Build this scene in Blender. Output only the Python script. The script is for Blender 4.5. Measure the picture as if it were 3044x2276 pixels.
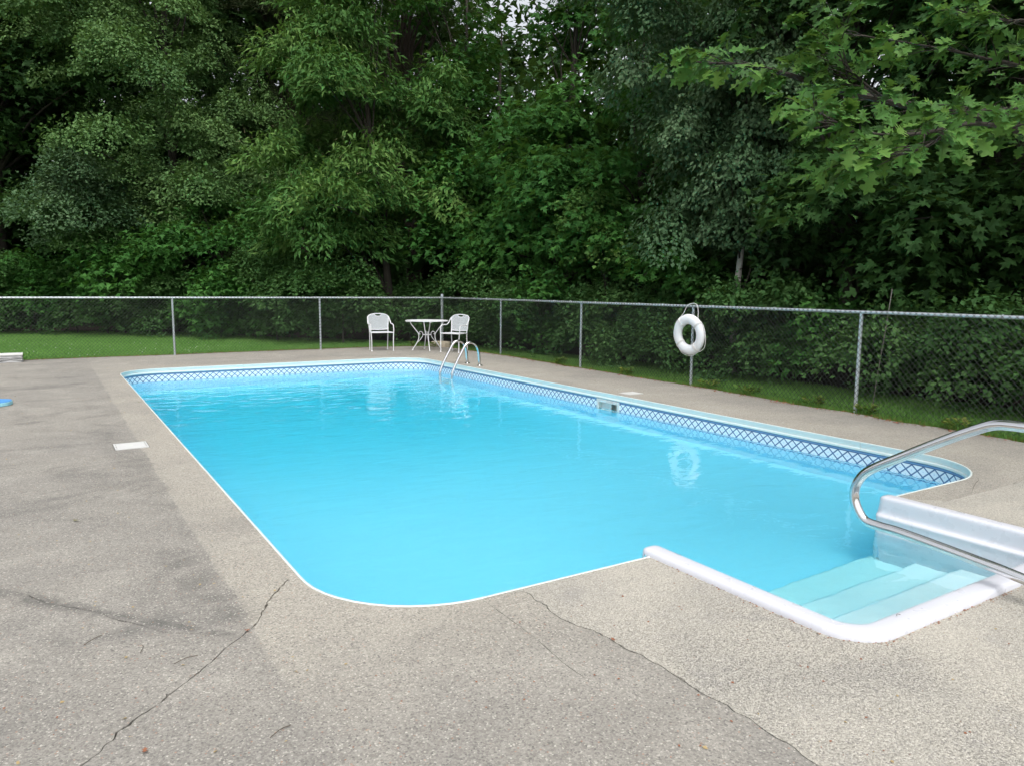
import bpy, bmesh, math, random
import numpy as np
from mathutils import Vector, Matrix
from mathutils.geometry import delaunay_2d_cdt

R = math.radians
rng = np.random.default_rng(7)
random.seed(7)
for o in list(bpy.data.objects):
    bpy.data.objects.remove(o, do_unlink=True)
sc = bpy.context.scene
C = sc.collection

# ------------------------------------------------------------------ camera
YAW, PITCH, ROLL, EYE = R(32.1997), R(7.2421), R(0.4434), 1.56
fw = Vector((math.sin(YAW) * math.cos(PITCH), math.cos(YAW) * math.cos(PITCH), -math.sin(PITCH)))
r0 = Vector((math.cos(YAW), -math.sin(YAW), 0))
u0 = r0.cross(fw)
rt = r0 * math.cos(ROLL) + u0 * math.sin(ROLL)
up = -r0 * math.sin(ROLL) + u0 * math.cos(ROLL)
cam = bpy.data.cameras.new('camera')
cam_o = bpy.data.objects.new('camera', cam)
C.objects.link(cam_o)
M4 = Matrix((rt, up, -fw)).transposed().to_4x4()
M4.translation = Vector((0, 0, EYE))
cam_o.matrix_world = M4
cam.sensor_fit = 'HORIZONTAL'
cam.sensor_width = 36.0
cam.lens = 2208.5 / 3044 * 36.0
cam.clip_start = 0.05
cam.clip_end = 2000
sc.camera = cam_o

# ------------------------------------------------------------------ sky, sun, exposure
SUN_EL, SUN_AZ = R(62), R(200)
w = bpy.data.worlds.new('World')
sc.world = w
w.use_nodes = True
nt = w.node_tree
nt.nodes.clear()
n_out = nt.nodes.new('ShaderNodeOutputWorld')
n_bg = nt.nodes.new('ShaderNodeBackground')
n_sky = nt.nodes.new('ShaderNodeTexSky')
n_sky.sky_type = 'NISHITA'
n_sky.sun_disc = False
n_sky.sun_elevation = SUN_EL
n_sky.sun_rotation = SUN_AZ
n_sky.air_density = 1.0
n_sky.dust_density = 4.0
n_sky.ozone_density = 1.0
n_hsv = nt.nodes.new('ShaderNodeHueSaturation')     # thin cloud layer: hardly any blue left
n_hsv.inputs['Saturation'].default_value = 0.22
nt.links.new(n_sky.outputs[0], n_hsv.inputs['Color'])
nt.links.new(n_hsv.outputs[0], n_bg.inputs[0])
n_bg.inputs[1].default_value = 0.15
nt.links.new(n_bg.outputs[0], n_out.inputs[0])

sun = bpy.data.lights.new('sun', 'SUN')
sun.energy = 0.6
sun.angle = R(35)
sun.color = (1.0, 0.965, 0.91)
sun_o = bpy.data.objects.new('sun', sun)
C.objects.link(sun_o)
sd = Vector((math.sin(SUN_AZ) * math.cos(SUN_EL), math.cos(SUN_AZ) * math.cos(SUN_EL), math.sin(SUN_EL)))
sun_o.rotation_euler = (-sd).to_track_quat('-Z', 'Y').to_euler()
sun_o.location = sd * 50

sc.view_settings.view_transform = 'Standard'
sc.view_settings.look = 'None'
sc.view_settings.gamma = 1.0
sc.view_settings.use_curve_mapping = False
sc.view_settings.exposure = 0.80
sc.render.engine = 'CYCLES'
cy = sc.cycles
cy.max_bounces = 12
cy.blur_glossy = 0.0
cy.caustics_refractive = True
cy.caustics_reflective = True
cy.diffuse_bounces = 4
cy.glossy_bounces = 4
cy.transmission_bounces = 8
cy.transparent_max_bounces = 8
cy.volume_bounces = 0
cy.use_denoising = True
cy.sample_clamp_indirect = 6.0
cy.use_adaptive_sampling = True
cy.adaptive_threshold = 0.03

# ------------------------------------------------------------------ materials
def newmat(name):
    m = bpy.data.materials.new(name)
    m.use_nodes = True
    m.node_tree.nodes.clear()
    out = m.node_tree.nodes.new('ShaderNodeOutputMaterial')
    return m, m.node_tree, out

class NT:
    """small wrapper for wiring shader nodes"""
    def __init__(s, name):
        s.m, s.t, s.out = newmat(name)
    def n(s, typ, **kw):
        nd = s.t.nodes.new(typ)
        for k, v in kw.items():
            setattr(nd, k, v)
        return nd
    def set(s, nd, **kw):
        for k, v in kw.items():
            nd.inputs[k.replace('_', ' ')].default_value = v
        return nd
    def l(s, a, b):
        s.t.links.new(a, b)
    def val(s, x, sock):
        if hasattr(x, 'is_output') or hasattr(x, 'links'):
            s.l(x, sock)
        else:
            sock.default_value = x
    def math(s, op, a, b=0.0, c=None, clamp=False):
        nd = s.n('ShaderNodeMath', operation=op, use_clamp=clamp)
        s.val(a, nd.inputs[0]); s.val(b, nd.inputs[1])
        if c is not None:
            s.val(c, nd.inputs[2])
        return nd.outputs[0]
    def mix(s, fac, a, b, blend='MIX'):
        nd = s.n('ShaderNodeMix', data_type='RGBA', blend_type=blend)
        s.val(fac, nd.inputs[0])
        for x, k in ((a, 6), (b, 7)):
            if isinstance(x, tuple):
                nd.inputs[k].default_value = x if len(x) == 4 else x + (1,)
            else:
                s.l(x, nd.inputs[k])
        return nd.outputs[2]
    def noise(s, vec, scale, detail=3.0, rough=0.5, dist=0.0):
        nd = s.n('ShaderNodeTexNoise')
        s.set(nd, Scale=scale, Detail=detail, Roughness=rough, Distortion=dist)
        if vec is not None:
            s.l(vec, nd.inputs['Vector'])
        return nd.outputs['Fac']
    def vor(s, vec, scale, feature='F1'):
        nd = s.n('ShaderNodeTexVoronoi', feature=feature)
        s.set(nd, Scale=scale)
        s.l(vec, nd.inputs['Vector'])
        return nd
    def ramp(s, fac, a, b, lo=0.0, hi=1.0, smooth=True):
        nd = s.n('ShaderNodeMapRange', interpolation_type='SMOOTHSTEP' if smooth else 'LINEAR')
        s.l(fac, nd.inputs[0])
        for i, v in enumerate((a, b, lo, hi)):
            nd.inputs[i + 1].default_value = v
        return nd.outputs[0]
    def obj(s):
        return s.n('ShaderNodeTexCoord').outputs['Object']
    def pos(s):
        return s.n('ShaderNodeNewGeometry').outputs['Position']
    def bump(s, h, strength, dist):
        nd = s.n('ShaderNodeBump')
        s.set(nd, Strength=strength, Distance=dist)
        s.l(h, nd.inputs['Height'])
        return nd.outputs[0]
    def prin(s, col, rough=0.6, metal=0.0, spec=0.5, normal=None):
        p = s.n('ShaderNodeBsdfPrincipled')
        if isinstance(col, tuple):
            p.inputs['Base Color'].default_value = col if len(col) == 4 else col + (1,)
        else:
            s.l(col, p.inputs['Base Color'])
        s.val(rough, p.inputs['Roughness'])
        p.inputs['Metallic'].default_value = metal
        p.inputs['Specular IOR Level'].default_value = spec
        if normal is not None:
            s.l(normal, p.inputs['Normal'])
        return p
    def end(s, shader, disp=None):
        s.l(shader, s.out.inputs['Surface'])
        return s.m

def simple(name, col, rough=0.5, metal=0.0, var=0.12, scale=12.0, spec=0.5, bump=0.0):
    k = NT(name)
    p = k.obj()
    f = k.noise(p, scale, 4.0, 0.6)
    dark = tuple(c * (1 - var) for c in col)
    lite = tuple(min(1, c * (1 + var)) for c in col)
    c = k.mix(f, dark, lite)
    rg = k.ramp(k.noise(p, scale * 2.3, 3.0), 0.2, 0.8, max(0.02, rough - 0.08), min(1, rough + 0.08))
    nrm = k.bump(k.noise(p, scale * 6, 3.0), bump, 0.002) if bump else None
    return k.end(k.prin(c, rg, metal, spec, nrm).outputs[0])

def mat_deck():
    k = NT('deck_concrete')
    P = k.pos()
    sep = k.n('ShaderNodeSeparateXYZ'); k.l(P, sep.inputs[0])
    X, Y = sep.outputs[0], sep.outputs[1]
    # newer, tan collar along the pool, older grey slab further out
    wob = k.math('MULTIPLY_ADD', k.noise(P, 1.7, 4.0, 0.6), 0.10, -0.05)
    wob2 = k.math('MULTIPLY_ADD', k.noise(P, 9.0, 4.0, 0.65), 0.06, -0.03)
    x2 = k.math('ADD', k.math('ADD', X, wob), wob2)
    left = k.ramp(x2, 0.715, 0.745)
    yend = k.ramp(k.math('ADD', Y, k.math('MULTIPLY', wob, 6.0)), 15.3, 16.4, 1, 0.25)
    ynear = k.ramp(k.math('ADD', Y, k.math('MULTIPLY', wob, 4.0)), 2.15, 3.3)
    xr = k.ramp(k.math('ADD', X, k.math('MULTIPLY', wob, 3.0)), 7.5, 8.5, 1, 0.22)
    collar = k.math('MULTIPLY', k.math('MULTIPLY', left, yend), k.math('MULTIPLY', ynear, xr))
    grey = (0.308, 0.290, 0.256)
    tan = (0.392, 0.365, 0.312)
    base = k.mix(collar, grey, tan)
    # weathering blotches and old puddle stains
    b1 = k.noise(P, 0.55, 5.0, 0.62, 0.6)
    base = k.mix(k.ramp(b1, 0.40, 0.70, 0, 0.45), base, (0.205, 0.198, 0.186))
    b2 = k.noise(P, 1.9, 5.0, 0.6, 0.3)
    base = k.mix(k.ramp(b2, 0.48, 0.72, 0, 0.42), base, (0.44, 0.415, 0.365))
    mp = k.n('ShaderNodeMapping'); k.l(P, mp.inputs[0]); mp.inputs['Scale'].default_value = (0.75, 1.15, 1)
    b3 = k.noise(mp.outputs[0], 1.0, 5.0, 0.65, 1.2)
    old = k.math('SUBTRACT', 1.0, left)
    base = k.mix(k.math('MULTIPLY', k.ramp(b3, 0.46, 0.74, 0, 0.72), k.math('MULTIPLY_ADD', old, 0.75, 0.25)), base, (0.16, 0.154, 0.142))
    b4 = k.noise(P, 6.0, 4.0, 0.7)
    base = k.mix(k.ramp(b4, 0.5, 0.85, 0, 0.35), base, (0.23, 0.22, 0.205))
    # grime washed along the old joint at the left, and smudges beside the collar
    def near_line(ax, ay, bx, by, w_):
        L_ = math.hypot(bx - ax, by - ay); nx, ny = (by - ay) / L_, -(bx - ax) / L_
        dd = k.math('ABSOLUTE', k.math('ADD', k.math('ADD', k.math('MULTIPLY', k.math('SUBTRACT', X, ax), nx), k.math('MULTIPLY', k.math('SUBTRACT', Y, ay), ny)), k.math('MULTIPLY', wob, 0.5)))
        tt = k.math('ADD', k.math('MULTIPLY', k.math('SUBTRACT', X, ax), (bx - ax) / L_), k.math('MULTIPLY', k.math('SUBTRACT', Y, ay), (by - ay) / L_))
        seg = k.math('MULTIPLY', k.ramp(tt, -.15, .1), k.ramp(tt, L_ - .1, L_ + .15, 1, 0))
        return k.math('MULTIPLY', k.ramp(dd, 0.0, w_, 1, 0), seg)
    g1 = k.math('MAXIMUM', near_line(-.4, 4.60, .09, 4.0, .10), near_line(.09, 4.0, .64, 3.34, .055))
    g1 = k.math('MAXIMUM', g1, k.math('MULTIPLY', near_line(.52, 4.75, .70, 3.5, .20), 0.6))
    g1 = k.math('MAXIMUM', g1, k.math('MULTIPLY', near_line(.45, 9.2, .66, 6.0, .22), 0.45))
    g1 = k.math('MULTIPLY', g1, k.ramp(k.noise(P, 5.0, 4.0, 0.65), 0.3, 0.62))
    base = k.mix(k.math('MULTIPLY', g1, 0.72), base, (0.11, 0.107, 0.10))
    # exposed aggregate
    v = k.vor(P, 140.0)
    cs = k.n('ShaderNodeSeparateColor'); k.l(v.outputs['Color'], cs.inputs[0])
    peb = k.ramp(cs.outputs[0], 0.0, 1.0, 0.78, 1.22, smooth=False)
    hot = k.ramp(cs.outputs[1], 0.94, 0.975, 0, 0.42)
    drk = k.ramp(cs.outputs[2], 0.90, 0.97, 0, 0.60)
    sc_ = k.n('ShaderNodeVectorMath', operation='SCALE')
    k.l(base, sc_.inputs[0]); k.l(peb, sc_.inputs['Scale'])
    col = k.mix(hot, sc_.outputs[0], (0.70, 0.66, 0.58))
    col = k.mix(drk, col, (0.12, 0.115, 0.11))
    v2 = k.vor(P, 84.0)
    c2 = k.n('ShaderNodeSeparateColor'); k.l(v2.outputs['Color'], c2.inputs[0])
    near = k.ramp(v2.outputs['Distance'], 0.28, 0.40, 1, 0)
    col = k.mix(k.math('MULTIPLY', near, k.ramp(c2.outputs[0], 0.90, 0.93, 0, 0.6)), col, (0.66, 0.62, 0.55))
    col = k.mix(k.math('MULTIPLY', near, k.ramp(c2.outputs[1], 0.955, 0.97, 0, 0.6)), col, (0.42, 0.22, 0.14))
    fine = k.noise(P, 260.0, 2.0, 0.7)
    col = k.mix(k.ramp(fine, 0.3, 0.7, 0.26, 0.0), col, (0.10, 0.10, 0.095))
    h = k.math('ADD', k.math('MULTIPLY', v.outputs['Distance'], -0.6), fine)
    nrm = k.bump(h, 0.55, 0.004)
    return k.end(k.prin(col, 0.93, 0, 0.25, nrm).outputs[0])

def mat_panel():
    k = NT('pebbled_concrete')
    P = k.pos()
    b1 = k.noise(P, 0.9, 5.0, 0.6, 0.5)
    base = k.mix(k.ramp(b1, 0.35, 0.7), (0.455, 0.428, 0.368), (0.390, 0.370, 0.324))
    b2 = k.noise(P, 3.3, 4.0, 0.65)
    base = k.mix(k.ramp(b2, 0.5, 0.78, 0, 0.5), base, (0.27, 0.262, 0.25))
    v = k.vor(P, 165.0)
    cs = k.n('ShaderNodeSeparateColor'); k.l(v.outputs['Color'], cs.inputs[0])
    peb = k.ramp(cs.outputs[0], 0.0, 1.0, 0.80, 1.20, smooth=False)
    sc_ = k.n('ShaderNodeVectorMath', operation='SCALE')
    k.l(base, sc_.inputs[0]); k.l(peb, sc_.inputs['Scale'])
    col = k.mix(k.ramp(cs.outputs[1], 0.90, 0.96, 0, 0.5), sc_.outputs[0], (0.68, 0.65, 0.58))
    col = k.mix(k.ramp(cs.outputs[2], 0.90, 0.96, 0, 0.55), col, (0.20, 0.185, 0.20))
    pit = k.noise(P, 105.0, 4.0, 0.75)
    rough_zone = k.ramp(k.noise(P, 0.8, 3.0, 0.5), 0.40, 0.62)
    pits = k.math('MULTIPLY', k.ramp(pit, 0.52, 0.62), k.math('MULTIPLY_ADD', rough_zone, 0.34, 0.20))
    col = k.mix(pits, col, (0.135, 0.13, 0.12))
    h = k.math('SUBTRACT', k.math('MULTIPLY', v.outputs['Distance'], -0.7), pits)
    nrm = k.bump(h, 0.8, 0.006)
    return k.end(k.prin(col, 0.94, 0, 0.25, nrm).outputs[0])

BAND_T, BAND_H, BAND_W = -0.122, 0.105, 0.1152
def mat_liner():
    k = NT('vinyl_liner')
    uv = k.n('ShaderNodeUVMap').outputs[0]
    sep = k.n('ShaderNodeSeparateXYZ'); k.l(uv, sep.inputs[0])
    U, V = sep.outputs[0], sep.outputs[1]
    p = k.math('DIVIDE', U, BAND_W)
    q = k.math('DIVIDE', k.math('SUBTRACT', V, BAND_T), BAND_H)
    def fam(x):
        fr = k.math('FRACT', k.math('ADD', x, 500.0))
        d = k.math('ABSOLUTE', k.math('SUBTRACT', fr, 0.5))
        return k.math('SUBTRACT', 0.5, d)           # 0 on a lattice line
    fa, fb = fam(k.math('ADD', p, q)), fam(k.math('SUBTRACT', p, q))
    near = k.math('MINIMUM', fa, fb)
    line = k.ramp(near, 0.075, 0.105, 1, 0)
    P = k.pos()
    mot = k.noise(P, 60.0, 3.0, 0.6)
    cell = k.mix(mot, (0.60, 0.74, 0.88), (0.84, 0.90, 0.95))
    # little motif in the middle of each diamond
    mid = k.math('SUBTRACT', 0.5, k.math('MAXIMUM', k.math('SUBTRACT', 0.5, fa), k.math('SUBTRACT', 0.5, fb)))
    cell = k.mix(k.ramp(mid, 0.40, 0.46, 0, 0.45), cell, (0.22, 0.36, 0.60))
    tri = k.ramp(V, BAND_T - 0.045, BAND_T - 0.015, 0, 1)
    cell = k.mix(k.math('MULTIPLY', tri, 0.6), cell, (0.86, 0.88, 0.90))
    band = k.mix(line, cell, (0.085, 0.165, 0.32))
    # blue stripe above
    stripe = k.ramp(V, BAND_T - 0.001, BAND_T + 0.001)
    smid = k.math('ABSOLUTE', k.math('SUBTRACT', V, BAND_T + 0.016))
    scol = k.mix(k.ramp(smid, 0.006, 0.012), (0.16, 0.29, 0.50), (0.045, 0.09, 0.20))
    band = k.mix(stripe, band, scol)
    below = k.ramp(V, -0.375, -0.365, 1, 0)
    stripe2 = k.math('MULTIPLY', k.ramp(V, -0.36, -0.355), k.ramp(V, -0.335, -0.33, 1, 0))
    band = k.mix(stripe2, band, (0.10, 0.24, 0.52))
    plain = k.mix(k.noise(P, 30.0, 4.0, 0.7), (0.62, 0.80, 0.945), (0.69, 0.84, 0.965))
    col = k.mix(below, band, plain)
    return k.end(k.prin(col, 0.45, 0, 0.4).outputs[0])

def mat_water():
    k = NT('pool_water')
    P = k.pos()
    sep = k.n('ShaderNodeSeparateXYZ'); k.l(P, sep.inputs[0])
    mp = k.n('ShaderNodeMapping'); k.l(P, mp.inputs[0])
    mp.inputs['Rotation'].default_value = (0, 0, R(25)); mp.inputs['Scale'].default_value = (0.8, 1.5, 1)
    a = k.noise(mp.outputs[0], 2.6, 2.0, 0.45, 0.6)
    b = k.noise(P, 9.0, 2.0, 0.5, 0.3)
    # a little livelier towards the far end where the return jets push the surface
    amp = k.ramp(sep.outputs[1], 7.0, 14.0, 0.45, 1.5)
    h = k.math('MULTIPLY', k.math('ADD', a, k.math('MULTIPLY', b, 0.16)), amp)
    nrm = k.bump(h, 1.0, 0.016)
    g = k.n('ShaderNodeBsdfPrincipled')
    g.inputs['Base Color'].default_value = (1, 1, 1, 1)
    g.inputs['Roughness'].default_value = 0.0
    g.inputs['IOR'].default_value = 1.333
    g.inputs['Transmission Weight'].default_value = 1.0
    k.l(nrm, g.inputs['Normal'])
    va = k.n('ShaderNodeVolumeAbsorption')
    va.inputs['Color'].default_value = (0.0, 0.955, 0.988, 1)
    va.inputs['Density'].default_value = 0.50
    k.l(va.outputs[0], k.out.inputs['Volume'])
    return k.end(g.outputs[0])

def mat_leaf(name, cols, trans=0.28, rough=0.6, spec=0.14):
    k = NT(name)
    at = k.n('ShaderNodeAttribute', attribute_name='tint')
    f = at.outputs['Fac']
    c = k.mix(k.ramp(f, 0.0, 0.5, smooth=False), cols[0], cols[1])
    c = k.mix(k.ramp(f, 0.5, 1.0, smooth=False), c, cols[2])
    p = k.prin(c, rough, 0, spec)
    tr = k.n('ShaderNodeBsdfTranslucent')
    tc = k.mix(0.5, c, (0.12, 0.20, 0.02), 'MIX')
    k.l(tc, tr.inputs[0])
    mx = k.n('ShaderNodeMixShader')
    mx.inputs[0].default_value = trans
    k.l(p.outputs[0], mx.inputs[1]); k.l(tr.outputs[0], mx.inputs[2])
    return k.end(mx.outputs[0])

def mat_bark(name, a, b, scale=9.0, stretch=0.25, white=False):
    k = NT(name)
    P = k.obj()
    mp = k.n('ShaderNodeMapping'); k.l(P, mp.inputs[0])
    mp.inputs['Scale'].default_value = (1, 1, stretch if not white else 3.2)
    f = k.noise(mp.outputs[0], scale, 5.0, 0.65, 0.4)
    if white:
        c = k.mix(k.ramp(f, 0.56, 0.62), a, b)
    else:
        c = k.mix(f, a, b)
    return k.end(k.prin(c, 0.9, 0, 0.2, k.bump(f, 0.7, 0.02)).outputs[0])

def mat_ground(name, cols, sc1=2.0, sc2=30.0):
    k = NT(name)
    P = k.pos()
    c = k.mix(k.noise(P, sc1, 5.0, 0.6), cols[0], cols[1])
    c = k.mix(k.ramp(k.noise(P, sc2, 4.0, 0.7), 0.4, 0.7, 0, 0.8), c, cols[2])
    return k.end(k.prin(c, 0.95, 0, 0.2, k.bump(k.noise(P, sc2, 3.0), 0.6, 0.02)).outputs[0])

MT = {
    'deck': mat_deck(), 'panel': mat_panel(), 'liner': mat_liner(), 'water': mat_water(),
    'soil': mat_ground('soil', ((0.045, 0.032, 0.022), (0.07, 0.05, 0.035), (0.025, 0.02, 0.015))),
    'bed': mat_ground('crack_dirt', ((0.05, 0.042, 0.034), (0.035, 0.03, 0.025), (0.08, 0.055, 0.035)), 20.0, 60.0),
    'lawn': mat_ground('lawn_turf', ((0.105, 0.24, 0.05), (0.13, 0.28, 0.065), (0.085, 0.19, 0.042)), 1.2, 40.0),
    'coping': simple('coping_aluminium', (0.66, 0.72, 0.70), 0.42, 0.0, 0.05, 6.0),
    'fiberglass': simple('white_fiberglass', (0.615, 0.625, 0.675), 0.30, 0.0, 0.025, 4.0, 0.5),
    'tread': simple('white_tread', (0.84, 0.865, 0.875), 0.4, 0.0, 0.03, 5.0),
    'plastic': simple('white_plastic', (0.62, 0.62, 0.605), 0.45, 0.0, 0.06, 14.0),
    'steel': simple('polished_steel', (0.72, 0.72, 0.72), 0.16, 1.0, 0.05, 8.0),
    'galv': simple('galvanised_steel', (0.58, 0.63, 0.66), 0.42, 0.6, 0.25, 30.0),
    'wire': simple('galvanised_wire', (0.024, 0.028, 0.027), 0.7, 0.0, 0.2, 30.0),
    'white_iron': simple('white_painted_iron', (0.73, 0.74, 0.75), 0.45, 0.0, 0.05, 20.0),
    'mesh_iron': simple('white_mesh_iron', (0.66, 0.69, 0.71), 0.5, 0.0, 0.05, 20.0),
    'ring': simple('white_ring_foam', (0.80, 0.80, 0.81), 0.55, 0.0, 0.05, 7.0, bump=0.2),
    'rope': simple('white_rope', (0.70, 0.69, 0.66), 0.9, 0.0, 0.15, 90.0),
    'stone': simple('split_stone', (0.40, 0.40, 0.40), 0.85, 0.0, 0.45, 9.0, bump=0.8),
    'stone_top': simple('stone_top', (0.66, 0.66, 0.64), 0.8, 0.0, 0.12, 14.0, bump=0.4),
    'footing': simple('footing_concrete', (0.33, 0.29, 0.22), 0.9, 0.0, 0.3, 9.0, bump=0.7),
    'blue': simple('blue_foam', (0.085, 0.30, 0.66), 0.55, 0.0, 0.06, 10.0),
    'blue_edge': simple('pale_blue_edge', (0.30, 0.62, 0.72), 0.55, 0.0, 0.06, 10.0),
    'throat': simple('skimmer_throat', (0.70, 0.71, 0.66), 0.5, 0.0, 0.1, 10.0),
    'pole': simple('weathered_pole', (0.15, 0.14, 0.12), 0.8, 0.0, 0.25, 20.0),
    'twig': simple('brown_twig', (0.085, 0.065, 0.045), 0.9, 0.0, 0.3, 30.0),
    'litter_a': simple('fallen_leaf_tan', (0.36, 0.27, 0.13), 0.8, 0.0, 0.25, 30.0),
    'litter_b': simple('fallen_leaf_red', (0.26, 0.10, 0.05), 0.8, 0.0, 0.3, 30.0),
    'litter_c': simple('fallen_leaf_olive', (0.17, 0.17, 0.07), 0.8, 0.0, 0.3, 30.0),
    'leaf_poplar': mat_leaf('poplar_leaf', ((0.062, 0.135, 0.048), (0.105, 0.205, 0.066), (0.175, 0.285, 0.098))),
    'leaf_maple': mat_leaf('maple_leaf', ((0.026, 0.090, 0.020), (0.044, 0.140, 0.028), (0.075, 0.200, 0.040))),
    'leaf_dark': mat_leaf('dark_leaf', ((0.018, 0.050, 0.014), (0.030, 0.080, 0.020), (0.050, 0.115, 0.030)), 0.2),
    'leaf_chestnut': mat_leaf('chestnut_leaf', ((0.040, 0.115, 0.028), (0.072, 0.175, 0.040), (0.145, 0.250, 0.062))),
    'catkin': simple('cream_catkin', (0.42, 0.38, 0.20), 0.8, 0.0, 0.15, 30.0),
    'leaf_birch': mat_leaf('birch_leaf', ((0.045, 0.100, 0.045), (0.075, 0.145, 0.065), (0.135, 0.210, 0.110))),
    'leaf_pine': mat_leaf('pine_needle', ((0.030, 0.050, 0.022), (0.050, 0.075, 0.030), (0.085, 0.095, 0.045)), 0.1),
    'leaf_oak': mat_leaf('oak_leaf', ((0.045, 0.125, 0.026), (0.070, 0.175, 0.036), (0.120, 0.230, 0.045)), 0.30, 0.5),
    'leaf_shrub': mat_leaf('shrub_leaf', ((0.038, 0.100, 0.028), (0.062, 0.150, 0.042), (0.105, 0.205, 0.065))),
    'leaf_weed': mat_leaf('weed_leaf', ((0.08, 0.16, 0.03), (0.13, 0.22, 0.04), (0.26, 0.28, 0.07))),
    'grass': mat_leaf('grass_blade', ((0.125, 0.270, 0.060), (0.165, 0.345, 0.080), (0.230, 0.400, 0.110)), 0.35),
    'grass_edge': mat_leaf('dry_grass_blade', ((0.11, 0.15, 0.03), (0.20, 0.20, 0.05), (0.26, 0.17, 0.07)), 0.2),
    'bark': mat_bark('grey_bark', (0.030, 0.027, 0.022), (0.068, 0.061, 0.050)),
    'bark_pine': mat_bark('pine_bark', (0.030, 0.024, 0.020), (0.080, 0.062, 0.050)),
    'bark_birch': mat_bark('birch_bark', (0.42, 0.40, 0.36), (0.05, 0.045, 0.04), 7.0, 0.25, True),
}

# ------------------------------------------------------------------ helpers
def tag(o, label=None, cat=None, group=None, kind=None):
    if label: o['label'] = label
    if cat: o['category'] = cat
    if group: o['group'] = group
    if kind: o['kind'] = kind
    return o

def empty(name, loc=(0, 0, 0), rz=0.0):
    o = bpy.data.objects.new(name, None)
    o.empty_display_size = 0.1
    C.objects.link(o)
    o.location = loc
    o.rotation_euler = (0, 0, rz)
    return o

class MB:
    def __init__(s):
        s.v, s.f, s.uv, s.mi = [], [], {}, []
    def add(s, vs, fs):
        b = len(s.v)
        s.v.extend([tuple(x) for x in vs])
        s.f.extend([tuple(i + b for i in f) for f in fs])
    def box(s, c, size, rz=0.0, jitter=0.0):
        hx, hy, hz = (d / 2 for d in size)
        vs = []
        for z in (-hz, hz):
            for x, y in ((-hx, -hy), (hx, -hy), (hx, hy), (-hx, hy)):
                p = Vector((x, y, z))
                if jitter: p += Vector([random.uniform(-jitter, jitter) for _ in range(3)])
                p.rotate(Matrix.Rotation(rz, 3, 'Z'))
                vs.append(Vector(c) + p)
        s.add(vs, [(3, 2, 1, 0), (4, 5, 6, 7), (0, 1, 5, 4), (1, 2, 6, 5), (2, 3, 7, 6), (3, 0, 4, 7)])
    def tube(s, path, r, n=8, closed=False, cap=True):
        P = [Vector(p) for p in path]
        m = len(P)
        rad = r if hasattr(r, '__len__') else [r] * m
        T = []
        for i in range(m):
            a = P[(i - 1) % m] if (closed or i > 0) else P[i]
            b = P[(i + 1) % m] if (closed or i < m - 1) else P[i]
            t = (b - a)
            T.append(t.normalized() if t.length > 1e-9 else Vector((0, 0, 1)))
        ref = Vector((0, 0, 1)) if abs(T[0].z) < 0.9 else Vector((1, 0, 0))
        u = (ref - T[0] * ref.dot(T[0])).normalized()
        vs = []
        for i in range(m):
            u = (u - T[i] * u.dot(T[i]))
            u = u.normalized() if u.length > 1e-6 else T[i].orthogonal().normalized()
            v = T[i].cross(u)
            for j in range(n):
                a = 2 * math.pi * j / n
                vs.append(P[i] + (u * math.cos(a) + v * math.sin(a)) * rad[i])
        fs = []
        for i in range(m if closed else m - 1):
            i2 = (i + 1) % m
            for j in range(n):
                j2 = (j + 1) % n
                fs.append((i * n + j, i * n + j2, i2 * n + j2, i2 * n + j))
        if cap and not closed:
            fs.append(tuple(range(n - 1, -1, -1)))
            fs.append(tuple((m - 1) * n + j for j in range(n)))
        s.add(vs, fs)
    def lathe(s, prof, c, n=24, axis='Z'):
        vs, m = [], len(prof)
        for r, z in prof:
            for j in range(n):
                a = 2 * math.pi * j / n
                vs.append(Vector(c) + Vector((r * math.cos(a), r * math.sin(a), z)))
        fs = []
        for i in range(m - 1):
            for j in range(n):
                j2 = (j + 1) % n
                fs.append((i * n + j, i * n + j2, (i + 1) * n + j2, (i + 1) * n + j))
        fs.append(tuple(range(n - 1, -1, -1)))
        fs.append(tuple((m - 1) * n + j for j in range(n)))
        s.add(vs, fs)
    def prism(s, poly, z0, z1):
        n = len(poly)
        vs = [(x, y, z0) for x, y in poly] + [(x, y, z1) for x, y in poly]
        fs = [tuple(range(n - 1, -1, -1)), tuple(range(n, 2 * n))]
        fs += [(i, (i + 1) % n, n + (i + 1) % n, n + i) for i in range(n)]
        s.add(vs, fs)
    def build(s, name, mat, parent=None, smooth=False, bevel=0.0, sharp=40):
        me = bpy.data.meshes.new(name)
        me.from_pydata([tuple(v) for v in s.v], [], s.f)
        me.update()
        me.materials.append(MT[mat] if isinstance(mat, str) else mat)
        if smooth:
            me.polygons.foreach_set('use_smooth', [True] * len(me.polygons))
            me.set_sharp_from_angle(angle=R(sharp))
        o = bpy.data.objects.new(name, me)
        C.objects.link(o)
        if parent is not None:
            o.parent = parent
        if bevel:
            md = o.modifiers.new('bevel', 'BEVEL')
            md.width = bevel; md.segments = 2; md.limit_method = 'ANGLE'
        return o

def spline(pts, k=6):
    """Catmull-Rom through the points"""
    P = [Vector(p) for p in pts]
    P = [P[0] * 2 - P[1]] + P + [P[-1] * 2 - P[-2]]
    out = []
    for i in range(1, len(P) - 2):
        for j in range(k):
            t = j / k
            a, b, c, d = P[i - 1], P[i], P[i + 1], P[i + 2]
            out.append(0.5 * ((2 * b) + (c - a) * t + (2 * a - 5 * b + 4 * c - d) * t * t + (3 * b - a - 3 * c + d) * t ** 3))
    out.append(P[-2])
    return out

def copy_tree(o, parent=None):
    c = o.copy()
    C.objects.link(c)
    c.parent = parent
    for ch in list(o.children):
        copy_tree(ch, c)
    return c

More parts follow.
